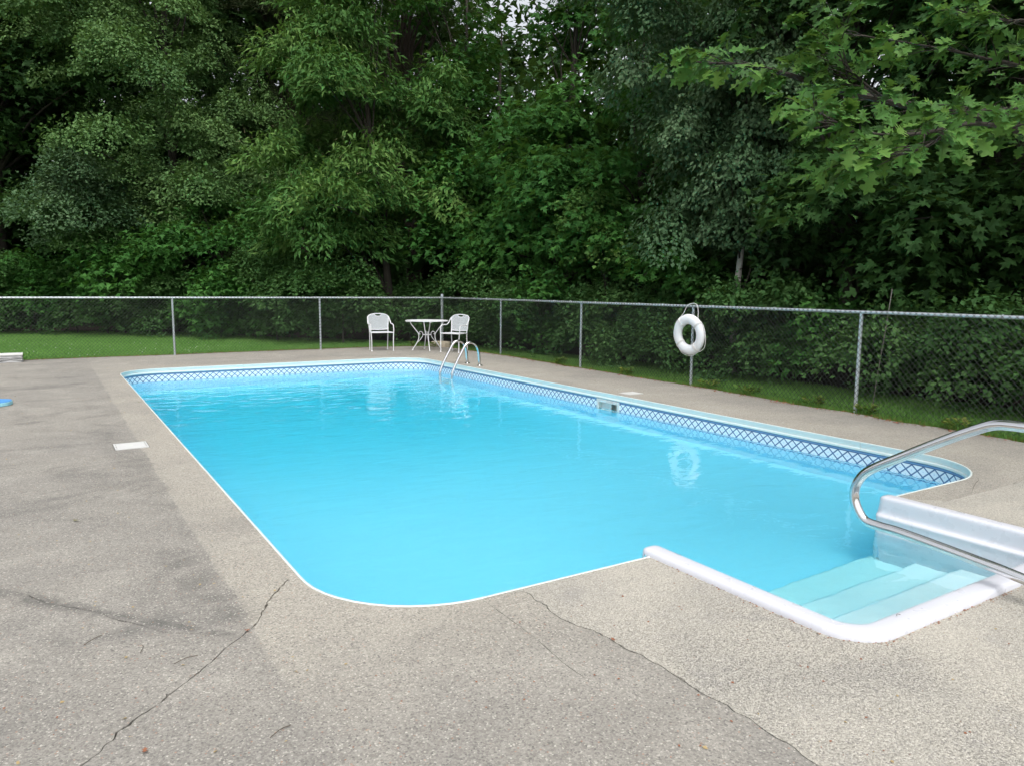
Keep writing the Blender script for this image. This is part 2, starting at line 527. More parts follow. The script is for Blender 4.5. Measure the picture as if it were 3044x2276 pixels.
def inside(poly, pts):
    """vectorised point in polygon"""
    x, y = pts[:, 0], pts[:, 1]
    res = np.zeros(len(pts), bool)
    n = len(poly)
    for i in range(n):
        x1, y1 = poly[i]; x2, y2 = poly[(i + 1) % n]
        if y1 == y2: continue
        cond = ((y1 > y) != (y2 > y)) & (x < (x2 - x1) * (y - y1) / (y2 - y1) + x1)
        res ^= cond
    return res

# ------------------------------------------------------------------ pool outline
XL, XR, YN, YF, RC = 1.087, 7.145, 3.123, 15.442, 0.72
SX0, SX1, SY0 = 2.935, 5.365, 1.772          # outer footprint of the step insert
WATER = -0.235

def arc(cx, cy, r, a0, a1, n=14):
    return [(cx + r * math.cos(R(a0 + (a1 - a0) * i / n)), cy + r * math.sin(R(a0 + (a1 - a0) * i / n))) for i in range(n + 1)]

def outline(off=0.0):
    """open path, counter-clockwise from the right end of the steps to their left end; off>0 grows outwards"""
    r = RC + off
    xl, xr, yn, yf = XL - off, XR + off, YN - off, YF + off
    p = [(SX1 - 0.02, yn)]
    p += arc(xr - r, yn + r, r, -90, 0)
    p += arc(xr - r, yf - r, r, 0, 90)
    p += arc(xl + r, yf - r, r, 90, 180)
    p += arc(xl + r, yn + r, r, 180, 270)
    p += [(SX0 + 0.02, yn)]
    return p

def resample(path, step):
    out = [path[0]]
    for a, b in zip(path[:-1], path[1:]):
        L = math.hypot(b[0] - a[0], b[1] - a[1])
        n = max(1, int(L / step))
        for i in range(1, n + 1):
            out.append((a[0] + (b[0] - a[0]) * i / n, a[1] + (b[1] - a[1]) * i / n))
    return out

def normals2(path):
    """outward (right-hand for ccw) normals of an open path"""
    out = []
    for i in range(len(path)):
        a = path[max(0, i - 1)]; b = path[min(len(path) - 1, i + 1)]
        dx, dy = b[0] - a[0], b[1] - a[1]
        L = math.hypot(dx, dy) or 1
        out.append((dy / L, -dx / L))
    return out

def step_path(off=0.0, r=0.24):
    """U of the step insert seen from above: left end at the pool, round the near side, to the right end; off>0 shrinks"""
    x0, x1, y0 = SX0 + off, SX1 - off, SY0 + off
    r = max(0.03, r - off)
    p = [(x0, YN + 0.045)]
    p += arc(x0 + r, y0 + r, r, 180, 270, 10)
    p += arc(x1 - r, y0 + r, r, 270, 360, 10)
    p += [(x1, YN - 0.03)]
    return p

# ------------------------------------------------------------------ ground, lawn
HX0, HX1, HY0, HY1 = 0.6, 7.6, 1.4, 15.9
mb = MB()
G = 140
mb.add([(-G, -G, -.07), (G, -G, -.07), (G, HY0, -.07), (-G, HY0, -.07)], [(0, 1, 2, 3)])
mb.add([(-G, HY1, -.07), (G, HY1, -.07), (G, G, -.07), (-G, G, -.07)], [(0, 1, 2, 3)])
mb.add([(-G, HY0, -.07), (HX0, HY0, -.07), (HX0, HY1, -.07), (-G, HY1, -.07)], [(0, 1, 2, 3)])
mb.add([(HX1, HY0, -.07), (G, HY0, -.07), (G, HY1, -.07), (HX1, HY1, -.07)], [(0, 1, 2, 3)])
tag(mb.build('ground', 'soil'), kind='structure')

def jit(path, amp, seed, step=0.12):
    rs = np.random.default_rng(seed)
    p = resample(path, step)
    n = normals2(p)
    j = np.convolve(rs.normal(0, 1, len(p) + 8), np.ones(4) / 4, 'same')[4:4 + len(p)]
    return [(a[0] + b[0] * amp * t, a[1] + b[1] * amp * t) for a, b, t in zip(p, n, j)]

deck_far = jit([(8.98, 18.05), (7.6, 18.45), (5.8, 18.45), (4.6, 18.5), (2.5, 18.42), (1.0, 18.5), (-0.5, 18.45), (-7.0, 18.5)], 0.05, 3)
deck_right = jit([(8.45, -4.0), (8.62, 3.2), (8.70, 4.3), (8.76, 5.6), (8.80, 6.9), (8.93, 8.7), (8.93, 10.8), (9.10, 14.3), (8.98, 18.05)], 0.05, 4)
deck_outer = [(-7.0, -4.0)] + deck_right[:-1] + deck_far
tree_line = [(-9, 32), (-3, 31.2), (-1, 30.3), (1.6, 29.0), (4.0, 26.6), (5.9, 23.3), (8.0, 20.9), (9.6, 18.9), (10.0, 14.6), (10.5, 11.6), (10.5, 8.9), (10.5, 6.7), (10.4, 4.4), (10.4, -4)]
lawn_poly = [(-9, 18.1)] + [(x, y - 0.25) for x, y in reversed(deck_far)] + [(x - 0.2, y) for x, y in reversed(deck_right[:-1])] + [(x + 0.5, y + 0.5) for x, y in reversed(tree_line)]
def flat(name, loops_verts, z, mat, keep):
    """triangulate the loops, keep triangles whose centroid passes keep(), return mesh builder"""
    vs, es = [], []
    for lp in loops_verts:
        b = len(vs)
        vs += [Vector(p) for p in lp]
        es += [(b + i, b + (i + 1) % len(lp)) for i in range(len(lp))]
    V, E_, F, *_ = delaunay_2d_cdt(vs, es, [], 0, 1e-5)
    V = np.array([(v.x, v.y) for v in V])
    F = np.array([f[:3] for f in F])
    cen = V[F].mean(axis=1)
    return V, F, cen
V, F, cen = flat('lawn', [lawn_poly], -.045, 'lawn', None)
F = F[inside(lawn_poly, cen)]
mb = MB(); mb.add([(x, y, -.035) for x, y in V], [tuple(int(i) for i in f) for f in F])
tag(mb.build('lawn', 'lawn'), kind='structure')

# ------------------------------------------------------------------ deck: slabs with real cracks
def crack_poly(pts, w, seed, amp=0.012, step=0.035, taper=True):
    rs = np.random.default_rng(seed)
    p = resample(pts, step)
    n = normals2(p)
    m = len(p)
    j = np.convolve(rs.normal(0, 1, m + 6), np.ones(3) / 3, 'same')[3:3 + m] * amp
    ww = w * (0.45 + 0.9 * np.abs(np.convolve(rs.normal(0, 1, m + 6), np.ones(3) / 3, 'same')[3:3 + m]))
    ww *= np.where(rs.random(m) < .10, 2.4, 1.0)
    if taper:
        ww[:2] *= 0.3; ww[-2:] *= 0.3
    a = [(q[0] + k[0] * (t + h / 2), q[1] + k[1] * (t + h / 2)) for q, k, t, h in zip(p, n, j, ww)]
    b = [(q[0] + k[0] * (t - h / 2), q[1] + k[1] * (t - h / 2)) for q, k, t, h in zip(p, n, j, ww)]
    return a + b[::-1], [(q[0] + k[0] * t, q[1] + k[1] * t) for q, k, t in zip(p, n, j)]

cr1, _ = crack_poly([(1.04, 3.90), (.93, 3.74), (.85, 3.64), (.772, 3.444), (.71, 3.372), (.66, 3.332), (.599, 3.258), (.479, 3.126), (.387, 3.028), (.29, 2.931), (.168, 2.839), (.075, 2.707), (-.02, 2.63), (-.4, 2.2)], 0.0065, 11, 0.009, 0.016)
c2pts = [(2.038, 3.095), (2.022, 2.995), (2.023, 2.883), (2.007, 2.727), (2.021, 2.621), (2.058, 2.551), (2.066, 2.447), (2.073, 2.347), (2.096, 2.25), (2.09, 2.166), (2.10, 1.997), (2.095, 1.757), (2.10, 1.58), (2.09, 1.43), (2.10, 0.9), (2.08, -3.9)]
cr2, cr2mid = crack_poly(c2pts, 0.0045, 12, 0.009, 0.02)
cr3, _ = crack_poly([(1.80, 3.10), (1.795, 2.94), (1.793, 2.73), (1.781, 2.53), (1.769, 2.377), (1.769, 2.2)], 0.0035, 13, 0.003)
cr4, _ = crack_poly([(1.81, 3.0), (2.0, 2.992)], 0.004, 14, 0.002)
cr5, _ = crack_poly([(-.6, 4.6), (-.28, 4.573), (-.157, 4.557), (.01, 4.585), (.156, 4.549), (.313, 4.51)], 0.004, 15, 0.006)
cr6, _ = crack_poly([(-.6, 4.85), (-.275, 4.516), (-.154, 4.349), (-.039, 4.138), (.088, 4.012), (.235, 3.783), (.38, 3.563), (.516, 3.448), (.63, 3.35)], 0.004, 16, 0.012)
cr7, _ = crack_poly([(-2.5, 8.25), (-.6, 8.12), (.2, 8.08), (.49, 8.06)], 0.004, 17, 0.015)
cr8, _ = crack_poly([(.81, 8.05), (1.06, 8.03)], 0.003, 18, 0.005)
cr9, _ = crack_poly([(-1.5, 16.4), (0.2, 16.1), (1.2, 15.9)], 0.005, 19, 0.03)
cr10, _ = crack_poly([(5.6, 2.86), (6.3, 2.84), (7.2, 2.86), (8.4, 2.84)], 0.004, 20, 0.004)
cr11, _ = crack_poly([(0.75, 5.6), (1.05, 5.63)], 0.003, 21, 0.006)
cracks = [cr1, cr2, cr3, cr4, cr5, cr6, cr7, cr8, cr9, cr10, cr11]
hole = outline(0.0)[1:-1]
pool_loop = [(SX1, YN)] + hole + [(SX0, YN)] + [p for p in step_path(0.0)[1:-1]]
lid_a = (0.505, 7.905, 0.80, 8.205)
lid_b = (7.32, 8.34, 7.60, 8.585)
def rect(b, g=0.0):
    return [(b[0] - g, b[1] - g), (b[2] + g, b[1] - g), (b[2] + g, b[3] + g), (b[0] - g, b[3] + g)]
loops = [deck_outer, pool_loop, rect(lid_a, .006), rect(lid_b, .006)] + cracks
V, F, cen = flat('deck', loops, 0, 'deck', None)
in_deck = inside(deck_outer, cen) & ~inside(pool_loop, cen)
open_ = np.zeros(len(cen), bool)
for cpoly in cracks + [rect(lid_a, .006), rect(lid_b, .006)]:
    open_ |= inside(cpoly, cen)
panel_poly = [q for q in cr2mid] + [(9.5, -3.95), (9.5, 2.86), (7.2, 2.86), (6.3, 2.84), (5.6, 2.86), (5.45, 3.2), (2.06, 3.2)]
in_panel = inside(panel_poly, cen)
def slab(name, mat, mask, z=0.0, depth=0.05):
    mb = MB()
    fs = F[mask]
    used, inv = np.unique(fs, return_inverse=True)
    fs = inv.reshape(-1, 3)
    vs = [(V[i][0], V[i][1], z) for i in used]
    n = len(vs)
    # orient up
    ff = []
    cnt = {}
    for a, b, c in fs:
        a, b, c = int(a), int(b), int(c)
        x1 = (vs[b][0] - vs[a][0]) * (vs[c][1] - vs[a][1]) - (vs[b][1] - vs[a][1]) * (vs[c][0] - vs[a][0])
        if x1 < 0: b, c = c, b
        ff.append((a, b, c))
        for e in ((a, b), (b, c), (c, a)):
            cnt[e] = 1
    vs2 = vs + [(x, y, z - depth) for x, y, _ in vs]
    for (a, b) in list(cnt):
        if (b, a) not in cnt:
            ff.append((b, a, a + n, b + n))
    mb.add(vs2, ff)
    return tag(mb.build(name, mat), kind='structure')
deck = slab('pool_deck', 'deck', in_deck & ~open_ & ~in_panel)
slab('pebbled_deck_panel', 'panel', in_deck & ~open_ & in_panel, 0.002)
bed = slab('deck_bedding', 'bed', in_deck, -0.028, 0.03)
bed.parent = deck
del bed['kind']

# ------------------------------------------------------------------ pool
pool = empty('swimming_pool', (0, 0, 0))
tag(pool, 'rectangular vinyl lined swimming pool with rounded corners and blue lattice waterline band', 'swimming pool')
SK0, SK1, SKT, SKB = 8.345, 8.873, -0.098, -0.36     # skimmer mouth in the right-hand wall
path = outline(-0.008)
path = resample(path, 0.35)
ys = []
p2 = []
for a, b in zip(path[:-1], path[1:]):
    p2.append(a)
    for yy in (SK0 + .03, SK1 - .03):
        if abs(a[0] - b[0]) < 1e-6 and a[0] > 5 and min(a[1], b[1]) < yy < max(a[1], b[1]):
            p2.append((a[0], yy))
p2.append(path[-1])
path = p2
s_acc = [0.0]
for a, b in zip(path[:-1], path[1:]):
    s_acc.append(s_acc[-1] + math.hypot(b[0] - a[0], b[1] - a[1]))
zs = [-0.075, SKT - .03, SKB + .03, -0.40, -1.0, -1.8, -2.7]
me = bpy.data.meshes.new('liner_wall')
vs = [(x, y, z) for (x, y) in path for z in zs]
nz = len(zs)
fs, uvs = [], []
for i in range(len(path) - 1):
    my = (path[i][1] + path[i + 1][1]) / 2
    for j in range(nz - 1):
        if j == 1 and path[i][0] > 7 and path[i + 1][0] > 7 and SK0 + .03 <= my <= SK1 - .03:
            continue
        idx = (i * nz + j, i * nz + j + 1, (i + 1) * nz + j + 1, (i + 1) * nz + j)
        fs.append(idx)
        uvs += [(s_acc[i], zs[j]), (s_acc[i], zs[j + 1]), (s_acc[i + 1], zs[j + 1]), (s_acc[i + 1], zs[j])]
me.from_pydata(vs, [], fs)
uvl = me.uv_layers.new(name='UVMap')
for i, q in enumerate(uvs):
    uvl.data[i].uv = q
me.materials.append(MT['liner'])
me.polygons.foreach_set('use_smooth', [True] * len(me.polygons))
o = bpy.data.objects.new('liner_wall', me); C.objects.link(o); o.parent = pool
tag(o, 'pale blue liner wall with white and blue lattice band at the waterline')

def depth_at(x, y):
    t = min(1, max(0, (y - 5.0) / 8.5))
    t = t * t * (3 - 2 * t)
    d = 1.05 + (1.95 - 1.05) * t
    e = min(1, max(0, (15.5 - y) / 1.3))
    side = min(x - XL, XR - x)
    sl = min(1, max(0, side / 1.0))
    lim = 1.05 + (d - 1.05) * (0.35 + 0.65 * sl * (0.4 + 0.6 * e))
    return -min(d, lim)
fl_loop = [(SX1, YN - 0.03)] + outline(0.02)[1:-1] + [(SX0, YN - 0.03)]
gx, gy = np.meshgrid(np.arange(XL + .2, XR, 0.3), np.arange(YN + .2, YF, 0.3))
gp = np.stack([gx.ravel(), gy.ravel()], 1)
gp = gp[inside(outline(-0.1), gp)]
vsv = [Vector(p) for p in fl_loop] + [Vector(p) for p in gp]
n0 = len(fl_loop)
VV, E_, FF, *_ = delaunay_2d_cdt(vsv, [(i, (i + 1) % n0) for i in range(n0)], [], 0, 1e-5)
VA = np.array([(v.x, v.y) for v in VV]); FA = np.array([f[:3] for f in FF])
FA = FA[inside(fl_loop, VA[FA].mean(axis=1))]
me = bpy.data.meshes.new('liner_floor')
me.from_pydata([(x, y, depth_at(x, y)) for x, y in VA], [], [tuple(int(i) for i in f) for f in FA])
uvl = me.uv_layers.new(name='UVMap')
for lp in me.loops:
    uvl.data[lp.index].uv = (VA[lp.vertex_index][0], -2.0)
me.materials.append(MT['liner'])
me.polygons.foreach_set('use_smooth', [True] * len(me.polygons))
o = bpy.data.objects.new('liner_floor', me); C.objects.link(o); o.parent = pool

# coping in sections with fine seams
prof = [(0.004, -0.03), (0.0, 0.002), (-0.003, 0.005), (-0.010, 0.005), (-0.0145, 0.002), (-0.0155, -0.006), (-0.014, -0.010), (-0.013, -0.060), (-0.019, -0.063), (-0.022, -0.070), (-0.022, -0.082), (-0.018, -0.089), (-0.004, -0.090)]
full = outline(0.0)
fulls = resample(full, 0.12)
acc = [0.0]
for a, b in zip(fulls[:-1], fulls[1:]):
    acc.append(acc[-1] + math.hypot(b[0] - a[0], b[1] - a[1]))
nrm2 = normals2(fulls)
def at_s(s):
    s = min(max(s, 0), acc[-1])
    i = min(int(np.searchsorted(acc, s, 'right')) - 1, len(acc) - 2)
    t = (s - acc[i]) / (acc[i + 1] - acc[i])
    return tuple(fulls[i][k] * (1 - t) + fulls[i + 1][k] * t for k in (0, 1)), tuple(nrm2[i][k] * (1 - t) + nrm2[i + 1][k] * t for k in (0, 1))
SEC = [0.0, 1.05, 2.86, 6.45, 8.85, 11.6, 14.25, 15.5, 17.3, 19.8, 22.4, 24.0, 26.6, 29.4, 32.0, 34.2, 35.7, acc[-1]]
SEC = [s for s in SEC if s < acc[-1] - 0.2] + [acc[-1]]
for a, b in zip(SEC[:-1], SEC[1:]):
    n = max(2, int((b - a) / 0.10))
    m = MB()
    k = len(prof)
    vs = []
    for i in range(n + 1):
        (x, y), (nx, ny) = at_s(a + .0025 + (b - a - .005) * i / n)
        vs += [(x + nx * o_, y + ny * o_, z) for o_, z in prof]
    fs = [(i * k + j, (i + 1) * k + j, (i + 1) * k + (j + 1) % k, i * k + (j + 1) % k) for i in range(n) for j in range(k)]
    fs += [tuple(range(k)), tuple(n * k + j for j in range(k - 1, -1, -1))]
    m.add(vs, fs)
    m.build('coping_section', 'coping', pool, smooth=True, sharp=35)
# a grey strip behind the seams
m = MB()
vs = []
for i in range(len(fulls)):
    (x, y), (nx, ny) = fulls[i], nrm2[i]
    vs += [(x + nx * .003, y + ny * .003, -0.02), (x - nx * .006, y - ny * .006, -0.02), (x - nx * .006, y - ny * .006, -0.09), (x + nx * .003, y + ny * .003, -0.09)]
fs = [(i * 4 + j, (i + 1) * 4 + j, (i + 1) * 4 + (j + 1) % 4, i * 4 + (j + 1) % 4) for i in range(len(fulls) - 1) for j in range(4)]
m.add(vs, fs)
m.build('coping_track', 'throat', pool)

# skimmer mouth
xw = XR - 0.008
sk = MB()
fw_ = 0.048
def skbar(y0, y1, z0, z1, x0=xw - .012, x1=xw + .004):
    sk.box(((x0 + x1) / 2, (y0 + y1) / 2, (z0 + z1) / 2), (x1 - x0, y1 - y0, z1 - z0))
skbar(SK0, SK1, SKT - fw_, SKT)
skbar(SK0, SK1, SKB, SKB + fw_)
skbar(SK0, SK0 + fw_, SKB + fw_ + .0005, SKT - fw_ - .0005)
skbar(SK1 - fw_, SK1, SKB + fw_ + .0005, SKT - fw_ - .0005)
skf = sk.build('skimmer_frame', 'plastic', pool, bevel=0.003)
tag(skf, 'white screwed frame of the skimmer mouth in the pool wall')
m = MB()
x1 = xw + 0.13
for q in ([(xw, SK0 + .03, SKT - .03), (x1, SK0 + .06, SKT - .05), (x1, SK0 + .06, SKB + .03), (xw, SK0 + .03, SKB + .03)],
          [(xw, SK1 - .03, SKB + .03), (x1, SK1 - .06, SKB + .03), (x1, SK1 - .06, SKT - .05), (xw, SK1 - .03, SKT - .03)],
          [(xw, SK1 - .03, SKT - .03), (x1, SK1 - .06, SKT - .05), (x1, SK0 + .06, SKT - .05), (xw, SK0 + .03, SKT - .03)],
          [(xw, SK0 + .03, SKB + .03), (x1, SK0 + .06, SKB + .03), (x1, SK1 - .06, SKB + .03), (xw, SK1 - .03, SKB + .03)],
          [(x1, SK0 + .06, SKT - .05), (x1, SK1 - .06, SKT - .05), (x1, SK1 - .06, SKB + .03), (x1, SK0 + .06, SKB + .03)]):
    m.add(q, [(0, 1, 2, 3)])
m.build('skimmer_throat', 'throat', skf)
m = MB(); m.box((xw + .05, 8.70, -0.225), (.012, .235, .16)); m.build('weir_flap', 'plastic', skf, bevel=.002)
m = MB(); m.box((xw + .03, 8.565, -0.22), (.02, .014, .2)); m.build('divider', 'plastic', skf)
sm = MB(); sm.lathe([(.0075, 0), (.0075, .003), (.004, .005)], (0, 0, 0), 8)
scr = None
for yy, zz in [(SK0 + .024 + i * (SK1 - SK0 - .048) / 5, SKT - .022) for i in range(6)] + [(SK0 + .022, SKT - .08), (SK1 - .022, SKT - .08), (SK0 + .022, SKT - .15), (SK1 - .022, SKT - .15)]:
    if scr is None:
        scr = sm.build('screw', 'galv', skf); so = scr
    else:
        so = scr.copy(); C.objects.link(so); so.parent = skf
    so.location = (xw - .012, yy, zz); so.rotation_euler = (0, R(-90), 0)

# lids let into the deck
for name, b, lab in (('utility_lid', lid_a, 'white square plastic lid set in the grey deck left of the pool'),
                     ('skimmer_lid', lid_b, 'white square skimmer lid in the deck between pool and fence')):
    cx, cy = (b[0] + b[2]) / 2, (b[1] + b[3]) / 2
    e = empty(name, (cx, cy, 0)); tag(e, lab, 'lid')
    sx, sy = b[2] - b[0], b[3] - b[1]
    m = MB(); m.box((0, 0, -.004), (sx - .040, sy - .040, .022)); m.build('cover', 'plastic', e, bevel=.004)
    m = MB()
    for yy in (-1, 1):
        m.box((0, yy * (sy / 2 - .009), -.006), (sx - .002, .015, .024))
        m.box((yy * (sx / 2 - .009), 0, -.006), (.015, sy - .0345, .024))
    m.build('rim_frame', 'plastic', e)
    m = MB()
    for ax, ay in ((-1, -1), (1, -1), (1, 1), (-1, 1)):
        m2 = MB(); m2.lathe([(.006, .0065), (.006, .0085), (.003, .009)], (ax * (sx / 2 - .045), ay * (sy / 2 - .045), 0), 8); m2.build('screw', 'galv', e)
    m = MB(); m.lathe([(.016, .0072), (.016, .0092), (.009, .0070)], (0, 0, 0), 12); m.build('finger_hole', 'throat', e)

# water body (closed, a little wider than the basin so that no face meets the liner)
wl = [(SX1 - .10, YN - .02)] + outline(0.004)[1:-1] + [(SX0 + .10, YN - .02)] + [p for p in step_path(0.16)[1:-1]]
n = len(wl)
VV, E_, FF, *_ = delaunay_2d_cdt([Vector(p) for p in wl], [(i, (i + 1) % n) for i in range(n)], [], 0, 1e-5)
VA = np.array([(v.x, v.y) for v in VV]); FA = np.array([f[:3] for f in FF])
FA = FA[inside(wl, VA[FA].mean(axis=1))]
ff, cnt = [], set()
for a, b, c in FA:
    a, b, c = int(a), int(b), int(c)
    if (VA[b][0] - VA[a][0]) * (VA[c][1] - VA[a][1]) - (VA[b][1] - VA[a][1]) * (VA[c][0] - VA[a][0]) < 0: b, c = c, b
    ff.append((a, b, c)); cnt |= {(a, b), (b, c), (c, a)}
N = len(VA)
fall = list(ff) + [(a + N, c + N, b + N) for a, b, c in ff] + [(b, a, a + N, b + N) for a, b in cnt if (b, a) not in cnt]
m = MB(); m.add([(x, y, WATER) for x, y in VA] + [(x, y, -3.0) for x, y in VA], fall)
tag(m.build('pool_water', 'water'), kind='structure')

# ------------------------------------------------------------------ step insert
st = empty('pool_steps', ((SX0 + SX1) / 2, SY0, 0))
tag(st, 'white moulded fibreglass steps with rounded rim leading into the near end of the pool', 'pool steps')
inv = Matrix.Translation(-Vector(st.location))
def place(o):
    o.matrix_parent_inverse = inv
    return o
rim_prof = [(-0.004, -0.03), (-0.002, 0.012), (0.006, 0.032), (0.020, 0.040), (0.06, 0.042), (0.10, 0.041), (0.118, 0.034), (0.125, 0.018), (0.126, -0.015), (0.128, -0.080), (0.136, -0.092), (0.152, -0.099), (0.160, -0.108), (0.158, -0.122), (0.150, -0.140), (0.150, -0.20), (0.165, -0.40), (0.19, -1.15)]
def sweep(prof, path_fn, n_sub):
    rows = []
    for o_, z in prof:
        rows.append([(x, y, z) for x, y in path_fn(o_)])
    k = len(rows[0])
    vs = [p for r_ in rows for p in r_]
    fs = [(i * k + j, i * k + j + 1, (i + 1) * k + j + 1, (i + 1) * k + j) for i in range(len(rows) - 1) for j in range(k - 1)]
    return vs, fs
def sp(o_):
    base = step_path(max(o_, -.004))
    p = [base[0], (base[0][0], (base[0][1] * .5 + base[1][1] * .5))] + base[1:11] + base[11:] 
    return base
m = MB()
vs, fs = sweep(rim_prof, sp, 0)
m.add(vs, fs)
# rounded noses where both side walls end in the pool
k = len(sp(0.0))
for col, sgn in ((0, 1), (k - 1, -1)):
    prev = [vs[i * k + col] for i in range(len(rim_prof))]
    mid = prev[4][0]
    for t in (0.35, 0.7, 0.92, 1.0):
        nxt = []
        for (x, y, z) in prev if t == 0.35 else base_ring:
            shrink = 1 - (1 - math.sqrt(max(0, 1 - t * t))) * (0.9 if z > -.05 else 0.45)
            nxt.append((mid + (x - mid) * shrink, (YN + 0.045 if sgn > 0 else YN - 0.03) + 0.05 * t, z * (1 if z < 0 else max(.2, shrink))))
        if t == 0.35:
            base_ring = prev
        nn = len(prev)
        quad = [(i, i + 1, nn + i + 1, nn + i) for i in range(nn - 1)]
        m.add(prev + nxt, quad)
        prev = nxt
    m.add(prev, [tuple(range(len(prev)))])
rim = place(m.build('rim', 'fiberglass', st, smooth=True, sharp=50))
md = rim.modifiers.new('soft', 'SUBSURF'); md.levels = 1; md.render_levels = 1
# treads: each a rounded-nose slab from the left wall to the right wall
xa, xb = SX0 + .14, SX1 - .14
y_edges = [SY0 + .13, 2.20, 2.50, 2.80, YN + .04]
z_tr = [-0.315, -0.47, -0.64, -0.82]
for i in range(4):
    y0, y1, z = y_edges[i], y_edges[i + 1], z_tr[i]
    m = MB()
    nose = [(y0 - .02, z)] + [(y1 - .03 + .03 * math.sin(a), z - .03 + .03 * math.cos(a)) for a in (0, .4, .8, 1.2, 1.57)] + [(y1, z - .24), (y0 - .02, z - .24)]
    m.add([(xa, y, zz) for y, zz in nose] + [(xb, y, zz) for y, zz in nose],
          [tuple(range(len(nose) - 1, -1, -1)), tuple(range(len(nose), 2 * len(nose)))] +
          [(j, (j + 1) % len(nose), len(nose) + (j + 1) % len(nose), len(nose) + j) for j in range(len(nose))])
    place(m.build('tread', 'tread', st, smooth=True, sharp=50))
# ------------------------------------------------------------------ hand rail by the steps
HRX = 4.10
rail = empty('hand_rail', (HRX, 1.45, 0))
tag(rail, 'polished steel looped hand rail rising beside the white pool steps', 'handrail')
inv_r = Matrix.Translation(-Vector(rail.location))
pts = [(1.50, 0.0), (1.505, .06), (1.53, .105), (1.60, .122), (1.72, .137), (1.82, .148), (2.14, .175), (2.33, .188), (2.43, .188)]
loop = [(2.445, .185), (2.525, .20), (2.585, .27), (2.605, .345), (2.585, .425), (2.52, .505), (2.355, .61), (2.105, .76), (1.93, .855), (1.86, .885), (1.78, .895)]
tail = [(1.60, .897), (1.30, .897), (1.12, .89), (1.04, .84), (1.01, .74), (1.0, .5), (1.0, 0.0)]
pp = spline([(HRX, y, z) for y, z in pts + loop[1:] + tail], 7)
m = MB(); m.tube(pp, 0.0275, 14)
o = m.build('bent_tube', 'steel', rail, smooth=True); o.matrix_parent_inverse = inv_r
for y in (1.50, 1.0):
    m = MB(); m.lathe([(.052, 0.002), (.052, .006), (.035, .02), (.027, .024)], (HRX, y, 0), 20)
    o = m.build('flange', 'steel', rail, smooth=True); o.matrix_parent_inverse = inv_r

# ------------------------------------------------------------------ ladder at the far end
lad = empty('pool_ladder', (7.42, 13.28, 0))
tag(lad, 'steel pool ladder with two hooped rails at the far right corner', 'pool ladder')
inv_l = Matrix.Translation(-Vector(lad.location))
for y in (13.54, 13.02):
    pr = [(7.425, 0.0), (7.41, .15), (7.39, .30), (7.345, .40), (7.27, .462), (7.185, .472), (7.095, .425), (7.0, .27), (6.90, .10), (6.82, -.06), (6.79, -.20), (6.785, -.5), (6.785, -1.25)]
    m = MB(); m.tube(spline([(x, y, z) for x, z in pr], 6), 0.026, 12)
    o = m.build('rail', 'steel', lad, smooth=True); o.matrix_parent_inverse = inv_l
    m = MB(); m.lathe([(.06, .002), (.06, .007), (.04, .022), (.026, .026)], (7.425, y, 0), 18)
    o = m.build('flange', 'steel', lad, smooth=True); o.matrix_parent_inverse = inv_l
for z in (-.33, -.62, -.91):
    m = MB(); m.box((6.785, 13.28, z), (.09, .48, .03))
    o = m.build('tread', 'plastic', lad, bevel=.006); o.matrix_parent_inverse = inv_l

# ------------------------------------------------------------------ chain-link fence
fence = empty('chain_link_fence', (9.12, 18.05, 0))
tag(fence, 'galvanised chain link fence with top rail running round two sides of the deck', 'fence')
inv_f = Matrix.Translation(-Vector(fence.location))
FH = 1.295
runA = [(-7.6, 18.31), (-4.25, 18.30), (-0.9, 18.285), (2.469, 18.256), (5.822, 18.225), (9.12, 18.05)]
runB = [(9.12, 18.05), (9.20, 15.126), (9.06, 11.82), (9.05, 8.792), (8.86, 5.694), (8.74, 2.6), (8.62, -0.5), (8.5, -3.6)]
def fpart(m, name, mat, smooth=True):
    o = m.build(name, mat, fence, smooth=smooth)
    o.matrix_parent_inverse = inv_f
    return o
for (x, y) in runA[:-1] + runB[1:]:
    m = MB(); m.tube([(x, y, -.06), (x, y, .6), (x, y, FH - .02)], .0245, 10)
    po = fpart(m, 'post', 'galv')
    m = MB(); m.lathe([(.03, -.05), (.031, -.01), (.028, .02), (.012, .034), (.004, .038)], (x, y, FH), 10)
    cp = m.build('cap', 'galv', po, smooth=True); cp.matrix_parent_inverse = inv_f
x, y = 9.12, 18.05
m = MB(); m.tube([(x, y, -.06), (x, y, 1.39)], .038, 12); cpost = fpart(m, 'corner_post', 'galv')
m = MB(); m.lathe([(.041, 0), (.041, .015), (.03, .04), (.01, .055)], (x, y, 1.385), 12); cp = m.build('cap', 'galv', cpost, smooth=True); cp.matrix_parent_inverse = inv_f
for zz in (.25, .65, 1.05):
    m = MB(); m.tube([(x + .046 * math.cos(a), y + .046 * math.sin(a), zz) for a in np.linspace(0, 2 * math.pi, 13)[:-1]], .006, 4, closed=True)
    b_ = m.build('tension_band', 'galv', cpost); b_.matrix_parent_inverse = inv_f
m = MB(); m.tube([(x - .09, y - .012, .08), (x - .09, y - .012, FH - .02)], .008, 6); b_ = m.build('tension_bar', 'galv', cpost); b_.matrix_parent_inverse = inv_f
